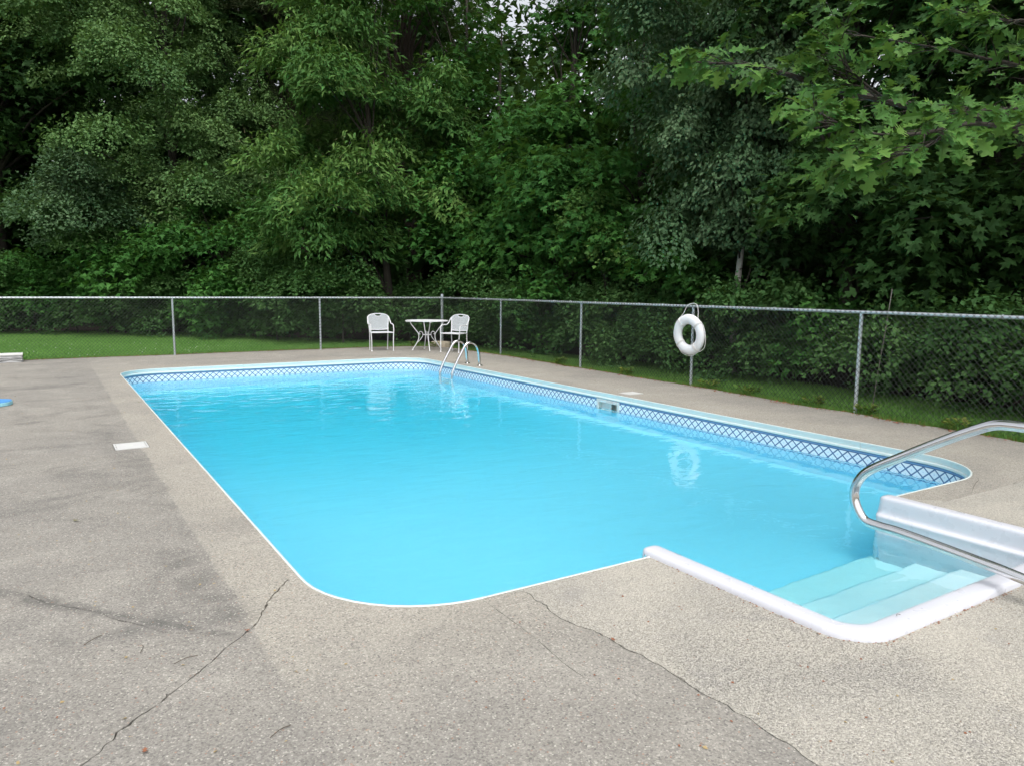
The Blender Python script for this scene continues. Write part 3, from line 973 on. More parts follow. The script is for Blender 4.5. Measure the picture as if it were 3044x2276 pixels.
# footing lump
m = MB()
rs = np.random.default_rng(5)
pl = [(.30 * math.cos(a) * (1 + rs.normal(0, .06)), .23 * math.sin(a) * (1 + rs.normal(0, .06))) for a in np.linspace(0, 2 * math.pi, 15)[:-1]]
ca, sa = math.cos(R(-50)), math.sin(R(-50))
rings = []
for s_, z in ((1.06, -.02), (1.03, .07), (.97, .115), (.86, .135), (.4, .14)):
    rings += [(8.98 + (px * ca - py * sa) * s_, 17.83 + (px * sa + py * ca) * s_, z) for px, py in pl]
k = len(pl)
m.add(rings, [(i * k + j, i * k + (j + 1) % k, (i + 1) * k + (j + 1) % k, (i + 1) * k + j) for i in range(4) for j in range(k)] + [tuple(4 * k + j for j in range(k))])
tag(fpart(m, 'footing', 'footing'), 'lumpy tan concrete footing around the corner post')
# rails, mesh per bay
def bay(a, b):
    a, b = Vector((a[0], a[1], 0)), Vector((b[0], b[1], 0))
    t = (b - a); L = t.length; t.normalize()
    nrm = Vector((-t.y, t.x, 0))
    if nrm.dot(Vector((4, 9, 0)) - a) < 0: nrm = -nrm
    zr = FH - .005
    m = MB(); m.tube([a + Vector((0, 0, zr)), b + Vector((0, 0, zr))], .021, 10); fpart(m, 'top_rail', 'galv')
    m = MB()
    z0, z1, dw = .035, FH + .028, .074
    h = z1 - z0
    for fam, dn in ((1, .0025), (-1, -.0025)):
        off = nrm * (.030 + dn)
        k0 = int(math.floor(-h / dw)) - 1
        for i in range(k0, int(L / dw) + int(h / dw) + 3):
            s0 = i * dw + (0 if fam == 1 else .0)
            # line: s = s0 + fam*(z - z0)
            lo, hi = z0, z1
            if fam == 1:
                lo, hi = max(lo, z0 - s0), min(hi, z0 + (L - s0))
            else:
                lo, hi = max(lo, z0 + (s0 - L)), min(hi, z0 + s0)
            if hi - lo < .02: continue
            pa = a + t * (s0 + fam * (lo - z0)) + off + Vector((0, 0, lo))
            pb = a + t * (s0 + fam * (hi - z0)) + off + Vector((0, 0, hi))
            m.tube([pa, pb], .0026, 3, cap=False)
    o = fpart(m, 'wire_mesh', 'wire', False)
    o['kind'] = 'stuff'
    for s_ in np.arange(.45, L - .2, .62):
        q = a + t * float(s_)
        m2 = MB(); m2.tube([q + nrm * (.027 * math.cos(an)) + Vector((0, 0, zr + .027 * math.sin(an))) + t * (.006 * an / 3) for an in np.linspace(0, 2 * math.pi, 9)], .003, 4)
        fpart(m2, 'tie_wire', 'galv')
for run in (runA, runB):
    for a, b in zip(run[:-1], run[1:]):
        bay(a, b)

# ------------------------------------------------------------------ life ring
RX, RY, RZ = 8.955, 8.777, 0.828
ring = empty('life_ring', (RX, RY, RZ - .335))
tag(ring, 'white life ring hanging by its rope on the fence post', 'life ring')
inv_g = Matrix.Translation(-Vector(ring.location))
m = MB()
MR, MRr = 0.252, 0.083
nu, nv = 48, 18
vs = []
tl = R(4)
for i in range(nu):
    a = 2 * math.pi * i / nu
    for j in range(nv):
        b = 2 * math.pi * j / nv
        rr = MR + MRr * math.cos(b)
        d = MRr * 0.66 * math.sin(b)
        vs.append((RX + d - .02 * math.sin(a) * 1.0, RY + rr * math.cos(a), RZ + rr * math.sin(a)))
m.add(vs, [(i * nv + j, ((i + 1) % nu) * nv + j, ((i + 1) % nu) * nv + (j + 1) % nv, i * nv + (j + 1) % nv) for i in range(nu) for j in range(nv)])
o = m.build('ring_body', 'ring', ring, smooth=True); o.matrix_parent_inverse = inv_g
for a0 in (52, 142, 232, 322):
    a = R(a0)
    m = MB()
    cx, cy_, cz = RX - .02 * math.sin(a), RY + MR * math.cos(a), RZ + MR * math.sin(a)
    rad = Vector((0, math.cos(a), math.sin(a)))
    pth = [Vector((cx, cy_, cz)) + rad * ((MRr + .002) * math.cos(b)) + Vector(((MRr * .66 + .002) * math.sin(b), 0, 0)) for b in np.linspace(0, 2 * math.pi, 19)[:-1]]
    tang = Vector((0, -math.sin(a), math.cos(a)))
    for dd in (-.011, 0, .011):
        m.tube([p + tang * dd for p in pth], .0045, 5, closed=True)
    o = m.build('strap', 'rope', ring, smooth=True); o.matrix_parent_inverse = inv_g
ro = MR + MRr + .004
def rp(adeg, rr, dx=0.0):
    a = R(adeg); return (RX + dx - .02 * math.sin(a), RY + rr * math.cos(a), RZ + rr * math.sin(a))
top = (RX + .06, RY - .02, FH + .045)
for pths in ([rp(49, ro), (RX + .01, RY + .15, FH - .12), (RX + .025, RY + .095, FH - .005), (RX + .04, RY + .045, FH + .03), top],
             [rp(125, ro), (RX + .01, RY - .172, FH - .10), (RX + .025, RY - .142, FH - .005), (RX + .04, RY - .095, FH + .03), top],
             [rp(322, ro), rp(345, ro + .012), rp(5, ro + .012), rp(30, ro + .01), rp(49, ro)],
             [rp(125, ro), rp(155, ro + .012), rp(185, ro + .02), rp(208, ro + .045), rp(225, ro + .02), rp(232, ro)],
             [rp(232, ro), rp(262, ro + .01), rp(295, ro + .012), rp(322, ro)]):
    m = MB(); m.tube(spline(pths, 6), .0052, 6)
    o = m.build('rope', 'rope', ring, smooth=True); o.matrix_parent_inverse = inv_g

# ------------------------------------------------------------------ patio chairs and table
def make_chair():
    e = empty('patio_chair')
    fr = .0125
    for s in (-1, 1):
        m = MB(); m.tube(spline([(s * .27, .21, .012), (s * .272, .205, .30), (s * .285, .195, .50), (s * .283, .185, .60), (s * .278, .15, .648), (s * .283, .06, .658), (s * .29, -.06, .655), (s * .287, -.13, .685), (s * .276, -.20, .77), (s * .262, -.245, .835)], 5), fr, 8)
        m.build('front_leg_and_arm', 'white_iron', e, smooth=True)
        m = MB(); m.tube(spline([(s * .225, -.225, .012), (s * .228, -.20, .25), (s * .232, -.19, .45), (s * .240, -.21, .60), (s * .258, -.24, .78), (s * .250, -.252, .835)], 5), fr, 8)
        m.build('rear_leg', 'white_iron', e, smooth=True)
        for (px, py) in ((s * .27, .21), (s * .225, -.225)):
            m = MB(); m.lathe([(.02, 0), (.021, .008), (.014, .018)], (px, py, 0), 10); m.build('foot_cap', 'white_iron', e, smooth=True)
    arch = [(-.250, -.252, .835), (-.215, -.262, .868), (-.12, -.268, .894), (0, -.27, .902), (.12, -.268, .894), (.215, -.262, .868), (.250, -.252, .835)]
    m = MB(); m.tube(spline(arch, 6), fr, 8); m.build('back_arch', 'white_iron', e, smooth=True)
    m = MB(); m.tube(spline([(-.235, -.195, .515), (0, -.205, .505), (.235, -.195, .515)], 6), .010, 8); m.build('back_rail', 'white_iron', e, smooth=True)
    m = MB(); m.tube(spline([(-.085, -.268, .886), (-.060, -.264, .850), (0, -.262, .838), (.060, -.264, .850), (.085, -.268, .886)], 5), .008, 6); m.build('hand_hole_rim', 'white_iron', e, smooth=True)
    # woven sheet of the backrest
    def yb(z): return -.195 - (z - .5) * .185
    def half(z): return .226 + (z - .5) * .10 if z < .80 else max(.02, .256 * math.sqrt(max(0, 1 - ((z - .80) / .1005) ** 2)))
    m = MB()
    t = .0042
    z = .515
    while z < .895:
        hw = half(z)
        segs = [(-hw, hw)]
        if z > .842:
            g = .060 + (z - .842) * .7
            segs = [(-hw, -g), (g, hw)] if hw > g else []
        for x0, x1 in segs:
            m.box(((x0 + x1) / 2, yb(z), z), (x1 - x0, .002, t))
        z += .0075
    x = -.25
    while x < .2501:
        zt = .80 + .1 * math.sqrt(max(0, 1 - (x / .256) ** 2))
        if abs(x) < .085: zt = min(zt, .838 + .4 * x * x * 10)
        z0, z1 = .51, zt - .003
        m.add([(x - t / 2, yb(z0) - .002, z0), (x + t / 2, yb(z0) - .002, z0), (x + t / 2, yb(z1) - .002, z1), (x - t / 2, yb(z1) - .002, z1)], [(0, 1, 2, 3)]) if abs(x) < half(.52) or True else None
        x += .0075
    o = m.build('back_sheet', 'mesh_iron', e); o['kind'] = 'stuff'
    for (a, b) in (((-.272, .20, .452), (.272, .20, .452)), ((-.230, -.19, .452), (.230, -.19, .452)), ((-.272, .20, .452), (-.230, -.19, .452)), ((.272, .20, .452), (.230, -.19, .452))):
        m = MB(); m.tube([a, b], .0125, 8); m.build('seat_rail', 'white_iron', e, smooth=True)
    m = MB()
    y = -.18
    while y < .195:
        hw = .231 + (y + .19) / .39 * .04
        m.box((0, y, .458), (2 * hw, t, .002)); y += .009
    x = -.26
    while x < .26:
        m.box((x, .0, .4605), (t, .37 if abs(x) < .228 else .2, .002)); x += .009
    o = m.build('seat_sheet', 'mesh_iron', e); o['kind'] = 'stuff'
    return e
ch = make_chair()
# front of the chair is +y; turn it to face the pool
ch.location = (7.07, 17.375, 0); ch.rotation_euler = (0, 0, R(180 - 9))
tag(ch, 'white metal patio chair left of the table, facing the pool', 'chair', 'white metal patio chairs')
c2 = copy_tree(ch)
c2.location = (8.52, 16.19, 0); c2.rotation_euler = (0, 0, R(117))
tag(c2, 'white metal patio chair right of the table, behind the ladder', 'chair', 'white metal patio chairs')

tb = empty('patio_table', (8.15, 16.98, 0), R(-15))
tag(tb, 'white wrought iron patio table with scrolled legs between the two chairs', 'table')
TH = .745
m = MB(); m.tube([(.53 * math.cos(a), .53 * math.sin(a), TH - .010) for a in np.linspace(0, 2 * math.pi, 49)[:-1]], .0105, 8, closed=True); m.build('rim', 'white_iron', tb, smooth=True)
m = MB()
for i in range(-20, 21):
    p = i * .026
    hw = math.sqrt(max(0, .52 ** 2 - p * p))
    if hw > .02:
        m.box((0, p, TH - .002), (2 * hw, .006, .003)); m.box((p, 0, TH - .006), (.006, 2 * hw, .003))
o = m.build('top_sheet', 'white_iron', tb); o['kind'] = 'stuff'
for kx in range(4):
    a = math.pi / 2 * kx + math.pi
    ca, sa = math.cos(a), math.sin(a)
    def rad(pts): return [(r * ca, r * sa, z) for r, z in pts]
    m = MB(); m.tube(spline(rad([(.42, TH - .035), (.40, .66), (.34, .58), (.27, .49), (.215, .41), (.205, .33), (.225, .24), (.28, .14), (.34, .055), (.365, .01)]), 5), .0115, 8)
    leg = m.build('leg', 'white_iron', tb, smooth=True)
    m = MB(); m.tube(spline(rad([(.255, .18), (.20, .23), (.14, .30), (.105, .37), (.11, .43), (.145, .465), (.185, .455), (.20, .42), (.185, .395), (.165, .41)]), 5), .0085, 6); m.build('scroll', 'white_iron', leg, smooth=True)
    m = MB(); m.lathe([(.02, 0), (.021, .008), (.013, .016)], (.365 * ca, .365 * sa, 0), 10); m.build('foot_cap', 'white_iron', leg, smooth=True)
    m = MB(); m.box((.455 * ca, .455 * sa, TH - .026), (.15 if abs(ca) > .5 else .03, .15 if abs(sa) > .5 else .03, .03)); m.build('bracket', 'white_iron', tb, bevel=.004)
m = MB(); m.tube([(.108 * math.cos(a), .108 * math.sin(a), .385) for a in np.linspace(0, 2 * math.pi, 21)[:-1]], .008, 6, closed=True)
m.tube([(-.108, 0, .385), (.108, 0, .385)], .007, 6); m.tube([(0, -.108, .387), (0, .108, .387)], .007, 6); m.build('stretcher_ring', 'white_iron', tb, smooth=True)

# ------------------------------------------------------------------ stone step, foam board, thin pole
stn = empty('stone_block', (-1.15, 18.14, 0))
tag(stn, 'grey rough split stone block with pale flat top at the left fence', 'stone block')
me = bpy.data.meshes.new('body')
bm = bmesh.new()
bmesh.ops.create_cube(bm, size=1.0)
bmesh.ops.scale(bm, verts=bm.verts, vec=(1.46, .34, .145))
bmesh.ops.subdivide_edges(bm, edges=bm.edges[:], cuts=7, use_grid_fill=True)
rs = np.random.default_rng(2)
for v in bm.verts:
    if v.co.z < .05:
        amp = .022
        v.co += Vector((rs.normal(0, amp * .5), rs.normal(0, amp * .6), rs.normal(0, .006)))
    v.co.z += .07
bm.to_mesh(me); bm.free()
me.materials.append(MT['stone'])
o = bpy.data.objects.new('body', me); C.objects.link(o); o.parent = stn
m = MB(); m.box((0, 0, .152), (1.50, .37, .026), 0, .004); m.build('cap', 'stone_top', stn, bevel=.005)

bd = empty('foam_board', (-.83, 11.72, 0), R(-12))
tag(bd, 'blue rounded foam board lying on the grey deck at the left picture edge', 'foam board')
poly = [(.42 * math.copysign(abs(math.cos(a)) ** .75, math.cos(a)), .24 * math.copysign(abs(math.sin(a)) ** .75, math.sin(a))) for a in np.linspace(0, 2 * math.pi, 41)[:-1]]
m = MB(); m.prism(poly, .004, .05); m.build('core', 'blue_edge', bd, bevel=.006)
m = MB(); m.prism([(x * .985, y * .98) for x, y in poly], .0505, .058); m.build('top_sheet', 'blue', bd, bevel=.003)

pole = MB(); pole.tube(spline([(9.55, 5.89, -.05), (9.62, 5.88, .5), (9.70, 5.86, 1.1), (9.76, 5.85, 1.59)], 4), [.007] * 13, 6)
tag(pole.build('garden_stake', 'pole', None, smooth=True), 'thin leaning grey stake standing in the grass behind the right fence', 'stake')

# ------------------------------------------------------------------ foliage machinery
SHAPES = {
    # (u along leaf, v across, w out of plane)
    'oval': ([(0, 0, 0), (.45, .34, .07), (1, 0, -.06), (.45, -.34, .07)], [(0, 2, 1), (0, 3, 2)]),
    'lance': ([(0, 0, 0), (.4, .16, .05), (.5, 0, .02), (1, 0, -.16), (.4, -.16, .05)], [(0, 2, 1), (1, 2, 3), (0, 4, 2), (4, 3, 2)]),
    'maple': ([(0, 0, 0), (-.08, .20, .02), (.20, .56, .05), (.30, .17, .03), (.62, .37, .01), (.60, .12, .0), (1, 0, -.10), (.60, -.12, .0), (.62, -.37, .01), (.30, -.17, .03), (.20, -.56, .05), (-.08, -.20, .02)],
              [(0, 2, 1), (0, 3, 2), (0, 5, 3), (3, 5, 4), (0, 6, 5), (0, 7, 6), (0, 9, 7), (9, 8, 7), (0, 10, 9), (0, 11, 10)]),
    'maple_s': ([(0, 0, 0), (.22, .50, .05), (.42, .20, .03), (1, 0, -.08), (.42, -.20, .03), (.22, -.50, .05)],
                [(0, 2, 1), (0, 3, 2), (0, 4, 3), (0, 5, 4)]),
    'needle': ([(0, -.02, 0), (0, .02, 0), (1, .0, .0)], [(0, 2, 1)]),
    'tuft': ([(0, -.09, 0), (0, .09, 0), (1, 0, .1)], [(0, 1, 2)]),
    'blade': ([(0, -.055, 0), (0, .055, 0), (.55, .035, .05), (1, 0, .22), (.55, -.035, .05)], [(0, 1, 2), (0, 2, 4), (4, 2, 3)]),
}
def unit(a):
    return a / np.maximum(np.linalg.norm(a, axis=1, keepdims=True), 1e-9)

def leaf_mesh(name, P, L, Nn, size, shape, tint, mat, parent=None, smooth=False):
    """one mesh of many leaves. P base points, L leaf direction, Nn leaf normal"""
    tv, tf = SHAPES[shape]
    tv = np.array(tv); tf = np.array(tf)
    L = unit(L); W = unit(np.cross(Nn, L)); N2 = np.cross(L, W)
    s = size[:, None, None]
    co = P[:, None, :] + s * (tv[None, :, 0:1] * L[:, None, :] + tv[None, :, 1:2] * W[:, None, :] + tv[None, :, 2:3] * N2[:, None, :])
    n, k = len(P), len(tv)
    co = co.reshape(-1, 3)
    fc = (np.arange(n)[:, None, None] * k + tf[None]).reshape(-1, 3)
    me = bpy.data.meshes.new(name)
    me.vertices.add(len(co)); me.vertices.foreach_set('co', co.astype(np.float32).ravel())
    me.loops.add(fc.size); me.loops.foreach_set('vertex_index', fc.astype(np.int32).ravel())
    me.polygons.add(len(fc)); me.polygons.foreach_set('loop_start', np.arange(0, fc.size, 3, dtype=np.int32))
    me.update(calc_edges=True)
    at_ = me.attributes.new('tint', 'FLOAT', 'POINT')
    at_.data.foreach_set('value', np.repeat(np.clip(tint, 0, 1), k).astype(np.float32))
    me.materials.append(MT[mat])
    o = bpy.data.objects.new(name, me); C.objects.link(o)
    if parent is not None: o.parent = parent
    return o

def crown_points(ells, leaf_area, lai, cl_r, rs, flat_=0.78, top_bias=0.25):
    """leaf positions on domed boughs spread over a set of ellipsoids; returns P, OUT (bough normal), bough tint, bough centres"""
    Ps, Os, Ts, Cs = [], [], [], []
    for (cx, cy, cz, rx, rz) in ells:
        br = min(cl_r * 1.35, rx * .62)
        nb = max(6, int(2.7 * rx * rz / (br * br)))
        d = unit(rs.normal(0, 1, (nb, 3)) + np.array([0, 0, top_bias]))
        rho = 1 - 0.60 * rs.random(nb) ** 1.5
        cc = np.array([cx, cy, cz]) + d * rho[:, None] * np.array([rx, rx, rz])
        cc += rs.normal(0, .10 * rx, cc.shape) * np.array([1, 1, .6])
        cc[:, 2] = np.maximum(cc[:, 2], .3)
        ct = rs.random(nb)
        for i in range(nb):
            b_ = br * (.55 + .75 * rs.random())
            k = max(12, int(lai * math.pi * b_ * b_ / leaf_area))
            q = unit(rs.normal(0, 1, (k, 3)))
            q[:, 2] = np.abs(q[:, 2]) * 1.15 - .30
            q = unit(q)
            # a bough is a few overlapping lobes, ragged at the rim
            ph = rs.random(4) * 6.283
            az = np.arctan2(q[:, 1], q[:, 0])
            lob = 1 + .28 * np.sin(3 * az + ph[0]) + .16 * np.sin(5 * az + ph[1]) + .14 * np.sin(2 * az + 4 * q[:, 2] + ph[2])
            rad = b_ * lob * (.50 + .55 * np.sqrt(rs.random(k))) * (1 + rs.normal(0, .07, k))
            off = q * rad[:, None]
            off[:, 2] *= flat_
            off[:, 2] -= (off[:, 0] * d[i, 0] + off[:, 1] * d[i, 1]) * .42
            Ps.append(cc[i] + off)
            Os.append(q)
            Ts.append(np.full(k, ct[i]))
        Cs.append(cc)
    return np.concatenate(Ps), np.concatenate(Os), np.concatenate(Ts), np.concatenate(Cs)

def tree(name, label, cat, ells, shape, size, mat, lai=4.0, cl_r=.55, droop=.35, base=None, trunk_r=.16, bark='bark', group=None, seed=1, trunk_top=None, flat_=.78, limbs=26, aspect=.5, up_n=1.0, trunk_pts=None):
    rs = np.random.default_rng(seed)
    E = np.array(ells)
    if base is None:
        base = (float(E[:, 0].mean()), float(E[:, 1].mean()))
    e = empty(name, (base[0], base[1], 0))
    tag(e, label, cat, group)
    iv = Matrix.Translation(-Vector(e.location))
    P, O, T, Cc = crown_points(ells, size * size * aspect, lai, cl_r, rs, flat_)
    ok = ~((P[:, 0] < 9.32) & (P[:, 1] < 18.55))      # nothing grows through the fence on to the deck
    P, O, T = P[ok], O[ok], T[ok]
    P[:, 2] = np.maximum(P[:, 2], .06)
    n = len(P)
    L = O * np.array([1, 1, .3]) + rs.normal(0, .45, (n, 3)) + np.array([0, 0, -droop])
    Nn = np.array([0, 0, up_n * .55]) + rs.normal(0, .38, (n, 3)) + O * .85
    sz = size * (.7 + .6 * rs.random(n))
    tint = .55 * T + .45 * rs.random(n)
    cr = leaf_mesh('crown', P, L, Nn, sz, shape, tint, mat, e)
    cr.matrix_parent_inverse = iv
    cr['kind'] = 'stuff'
    # trunk and limbs
    m = MB()
    ztop = float((E[:, 2] + E[:, 4] * .6).max()) if trunk_top is None else trunk_top
    ctr = E[np.argmax(E[:, 2])]
    if trunk_pts is None:
        k = 9
        tp = []
        for i in range(k):
            t = i / (k - 1)
            sway = .18 * math.sin(t * 5 + seed)
            tp.append((base[0] + (ctr[0] - base[0]) * t ** 1.6 + sway * t, base[1] + (ctr[1] - base[1]) * t ** 1.6 + sway * .6 * t, -.1 + (ztop + .1) * t))
    else:
        tp = [tuple(p) for p in spline(trunk_pts, 4)]
        k = len(tp)
    rad = [trunk_r * (1.25 if i == 0 else 1) * (1 - .82 * i / (k - 1)) for i in range(k)]
    m.tube(tp, rad, 10)
    m_l = MB() if bark == 'bark_birch' else m
    tpa = np.array(tp)
    idx = rs.choice(len(Cc), min(limbs, len(Cc)), replace=False)
    for i in idx:
        c = Cc[i]
        zt = max(.4, c[2] * (.55 + .25 * rs.random()))
        j = int(np.argmin(abs(tpa[:, 2] - zt)))
        a = Vector(tpa[j]); b = Vector(c)
        mid = a.lerp(b, .5) + Vector((rs.normal(0, .12), rs.normal(0, .12), .12 * (b - a).length * .6))
        r_ = max(.008, rad[j] * .38)
        pts = spline([a, mid, b], 4)
        m_l.tube(pts, [r_ * (1 - .8 * q / (len(pts) - 1)) for q in range(len(pts))], 5)
    tk = m.build('trunk', bark, e, smooth=True)
    tk.matrix_parent_inverse = iv
    if m_l is not m:
        lk = m_l.build('limbs', 'bark', e, smooth=True)
        lk.matrix_parent_inverse = iv
        lk['kind'] = 'stuff'
    return e, P, O, iv

# --- crowns: (x, y, z, horizontal radius, vertical radius)
tree('maple_tree', 'dark broad maple at the far left behind the lawn', 'tree',
     [(-0.2, 33.0, 8.71, 3.21, 4.6), (-0.74, 32.0, 3.05, 2.47, 1.9), (-2.6, 32.9, 7.8, 3.04, 5.6), (-.5, 33, 13.2, 2.8, 2.4)], 'maple_s', .24, 'leaf_dark', 2.6, .9, seed=21, trunk_r=.24, base=(-1.2, 33.2))
tree('poplar_tree', 'tall pale grey-green poplar with billowing lobes left of centre', 'tree',
     [(3.57, 29.28, 9.22, 3.6, 2.9), (5.64, 28.96, 7.76, 2.3, 2.1), (4.09, 28.21, 5.0, 3.9, 1.75), (2.95, 27.84, 3.75, 2.5, 1.0), (6.08, 27.33, 4.3, 1.9, 1.7), (3.94, 29.74, 13.4, 3.4, 3.0)],
     'oval', .108, 'leaf_poplar', 2.0, .62, droop=.5, seed=22, trunk_r=.22, base=(4.4, 29.4), aspect=.36)
tree('crab_apple_tree', 'small greyish crab apple leaning out over the lawn at left', 'tree',
     [(1.64, 26.95, 3.8, 1.8, 1.3), (0.87, 27.29, 4.4, 1.35, .95)], 'oval', .105, 'leaf_birch', 2.1, .55, seed=23, trunk_r=.09, base=(2.1, 28.1), aspect=.36)
tree('maple_sapling', 'low green maple sapling under the poplar at the lawn edge', 'tree',
     [(2.57, 26.9, 1.9, 2.0, .95), (1.2, 28.6, 1.5, 1.6, .9)], 'maple_s', .17, 'leaf_maple', 2.2, .6, seed=24, trunk_r=.06, base=(2.3, 27.6))
tree('maple_sapling', 'leafy maple sapling below the left side of the chestnut', 'tree',
     [(4.99, 24.6, 2.3, 1.9, 1.1), (4.55, 25.19, 3.3, 1.4, 1.0)], 'maple_s', .17, 'leaf_maple', 2.2, .6, seed=25, trunk_r=.06, base=(5.2, 25.2))
tree('pine_tree', 'tall dark pine showing behind the poplar at upper left', 'tree',
     [(7.43, 30.1, 11.3, 2.5, 1.7), (9.08, 29.64, 11.4, 2.2, 1.6), (8.2, 29.9, 9.2, 2.5, 1.2), (8.56, 29.79, 14.2, 3.0, 2.6), (8.4, 30.2, 7.0, 2.4, 1.0)],
     'needle', .42, 'leaf_pine', 2.2, .7, droop=.1, seed=26, trunk_r=.30, bark='bark_pine', base=(9.0, 30.0), aspect=.045, limbs=46)
tree('pine_tree', 'thick-trunked pine with bare dead limbs at top centre', 'tree',
     [(10.13, 26.1, 9.75, 2.2, 1.0), (11.42, 25.57, 8.5, 1.9, .8), (12.51, 25.05, 11.2, 2.0, .9), (10.93, 25.78, 13.3, 3.0, 2.4), (10.6, 26.2, 7.2, 1.9, .8)],
     'needle', .42, 'leaf_pine', 1.9, .7, droop=.1, seed=27, trunk_r=.36, bark='bark_pine', base=(11.75, 25.4), aspect=.045, limbs=60)
ch_, Pc, Oc, ivc = tree('chestnut_tree', 'chestnut with long drooping leaves and cream catkins left of centre', 'tree',
     [(7.68, 22.21, 8.2, 1.4, 1.6), (7.38, 21.78, 6.0, 2.3, 1.6), (9.28, 21.04, 6.5, 1.9, 1.4), (7.81, 21.1, 4.3, 2.8, 1.3), (6.71, 21.47, 3.1, 1.9, 1.05), (8.87, 20.8, 3.4, 1.5, 1.0), (8.0, 22.4, 10.6, 1.8, 1.6)],
     'lance', .21, 'leaf_chestnut', 2.4, .62, droop=.5, seed=28, trunk_r=.14, base=(8.85, 20.9), aspect=.17, flat_=.8)
rs = np.random.default_rng(3)
sel = rs.choice(len(Pc), 1500, replace=False)
sel = sel[Oc[sel][:, 2] > -.1]
cat_p = Pc[sel] + Oc[sel] * .12
ck = leaf_mesh('catkins', cat_p, Oc[sel] + rs.normal(0, .6, (len(sel), 3)), rs.normal(0, 1, (len(sel), 3)), np.full(len(sel), .16), 'needle', rs.random(len(sel)), 'catkin', ch_)
ck.matrix_parent_inverse = ivc; ck['kind'] = 'stuff'
tree('maple_tree', 'dark layered maple right of the chestnut, sky showing beside its top', 'tree',
     [(12.12, 21.87, 7.8, 1.5, 1.5), (11.54, 21.04, 5.7, 2.0, 1.6), (11.0, 19.25, 4.2, 1.6, 1.2), (10.3, 19.76, 2.5, 1.5, 1.0), (12.3, 22.6, 10.6, 2.0, 1.3)],
     'maple_s', .19, 'leaf_maple', 2.3, .70, seed=29, trunk_r=.18, base=(11.6, 21.6))
tree('maple_tree', 'bright tiered maple at the centre of the tree line', 'tree',
     [(11.62, 16.4, 5.3, 1.35, 1.0), (10.7, 15.93, 4.0, 1.4, .95), (11.4, 14.8, 3.6, 1.35, 1.0), (10.9, 17.2, 2.9, 1.4, 1.05), (10.9, 14.9, 2.2, 1.1, .72), (13.4, 17.7, 8.8, 1.6, .8), (13.4, 17.9, 11.4, 2.4, 1.5)],
     'maple', .18, 'leaf_maple', 2.2, .62, seed=30, trunk_r=.16, base=(12.4, 17.0))
tree('dogwood_sapling', 'slender pale-leaved sapling standing behind the fence left of the birch', 'tree',
     [(10.55, 13.2, 3.0, .62, .75), (10.6, 12.9, 2.1, .7, .6)], 'oval', .11, 'leaf_chestnut', 1.6, .34, seed=31, trunk_r=.035, base=(10.75, 13.1), aspect=.36)
tree('birch_tree', 'birch with pale bark and small hanging grey-green leaves right of centre', 'tree',
     [(10.77, 11.29, 6.3, 1.6, 1.15), (10.87, 10.77, 4.9, 1.55, 1.1), (10.83, 10.23, 3.5, 1.05, 1.05), (10.5, 10.62, 2.6, .95, .7), (11.33, 10.13, 5.6, 1.0, 1.25), (11.33, 9.68, 3.2, .6, 1.0), (10.95, 11.11, 8.2, 1.8, 1.5), (11.0, 9.45, 3.6, .7, .85), (11.05, 9.5, 5.0, .8, .9), (11.1, 9.6, 6.4, .9, .9), (10.9, 9.9, 2.7, .8, .55)],
     'oval', .088, 'leaf_birch', 2.2, .52, droop=1.1, seed=32, trunk_r=.075, bark='bark_birch', base=(10.93, 9.60), aspect=.36, flat_=.9,
     trunk_pts=[(10.93, 9.60, -.1), (10.99, 9.61, 1.29), (11.10, 9.63, 2.32), (11.25, 9.61, 3.19), (11.33, 9.67, 4.42), (11.33, 9.82, 6.2), (11.2, 10.1, 8.6)])
tree('maple_tree', 'green maple filling the gap behind the birch', 'tree',
     [(12.05, 13.64, 5.1, 1.1, 1.0), (11.6, 13.29, 3.8, 1.05, .8), (10.95, 12.48, 2.5, 1.1, .8), (11.0, 11.5, 1.9, 1.0, .5), (12.6, 14.2, 7.4, 1.6, 1.3)],
     'maple', .17, 'leaf_maple', 2.2, .52, seed=33, trunk_r=.13, base=(12.0, 13.4))
tree('maple_tree', 'dark spreading maple behind the life ring and right fence', 'tree',
     [(12.01, 8.99, 6.2, 1.6, 1.0), (12.42, 7.49, 5.9, 1.6, 1.0), (10.9, 7.3, 3.15, 1.0, .6), (11.3, 6.7, 2.65, 1.1, .5), (11.65, 8.63, 2.5, 1.1, .75), (12.36, 8.49, 8.2, 2.2, 1.5)],
     'maple', .17, 'leaf_dark', 1.9, .58, seed=34, trunk_r=.15, base=(12.3, 8.2))
tree('maple_tree', 'deep shaded maple at the right picture edge behind the oak branch', 'tree',
     [(12.58, 6.14, 4.9, 1.3, 1.35), (12.46, 6.38, 2.4, 1.3, .8), (12.39, 5.35, 3.0, 1.25, 1.5), (12.12, 7.02, 2.0, 1.4, .5), (12.59, 6.12, 7.1, 2.0, 1.4), (12.3, 3.6, 4.2, 1.6, 2.2), (13.0, 6.4, 5.6, 1.3, 1.2), (13.2, 7.0, 4.0, 1.2, 1.2)],
     'maple', .17, 'leaf_dark', 1.9, .58, seed=35, trunk_r=.16, base=(12.8, 5.6))

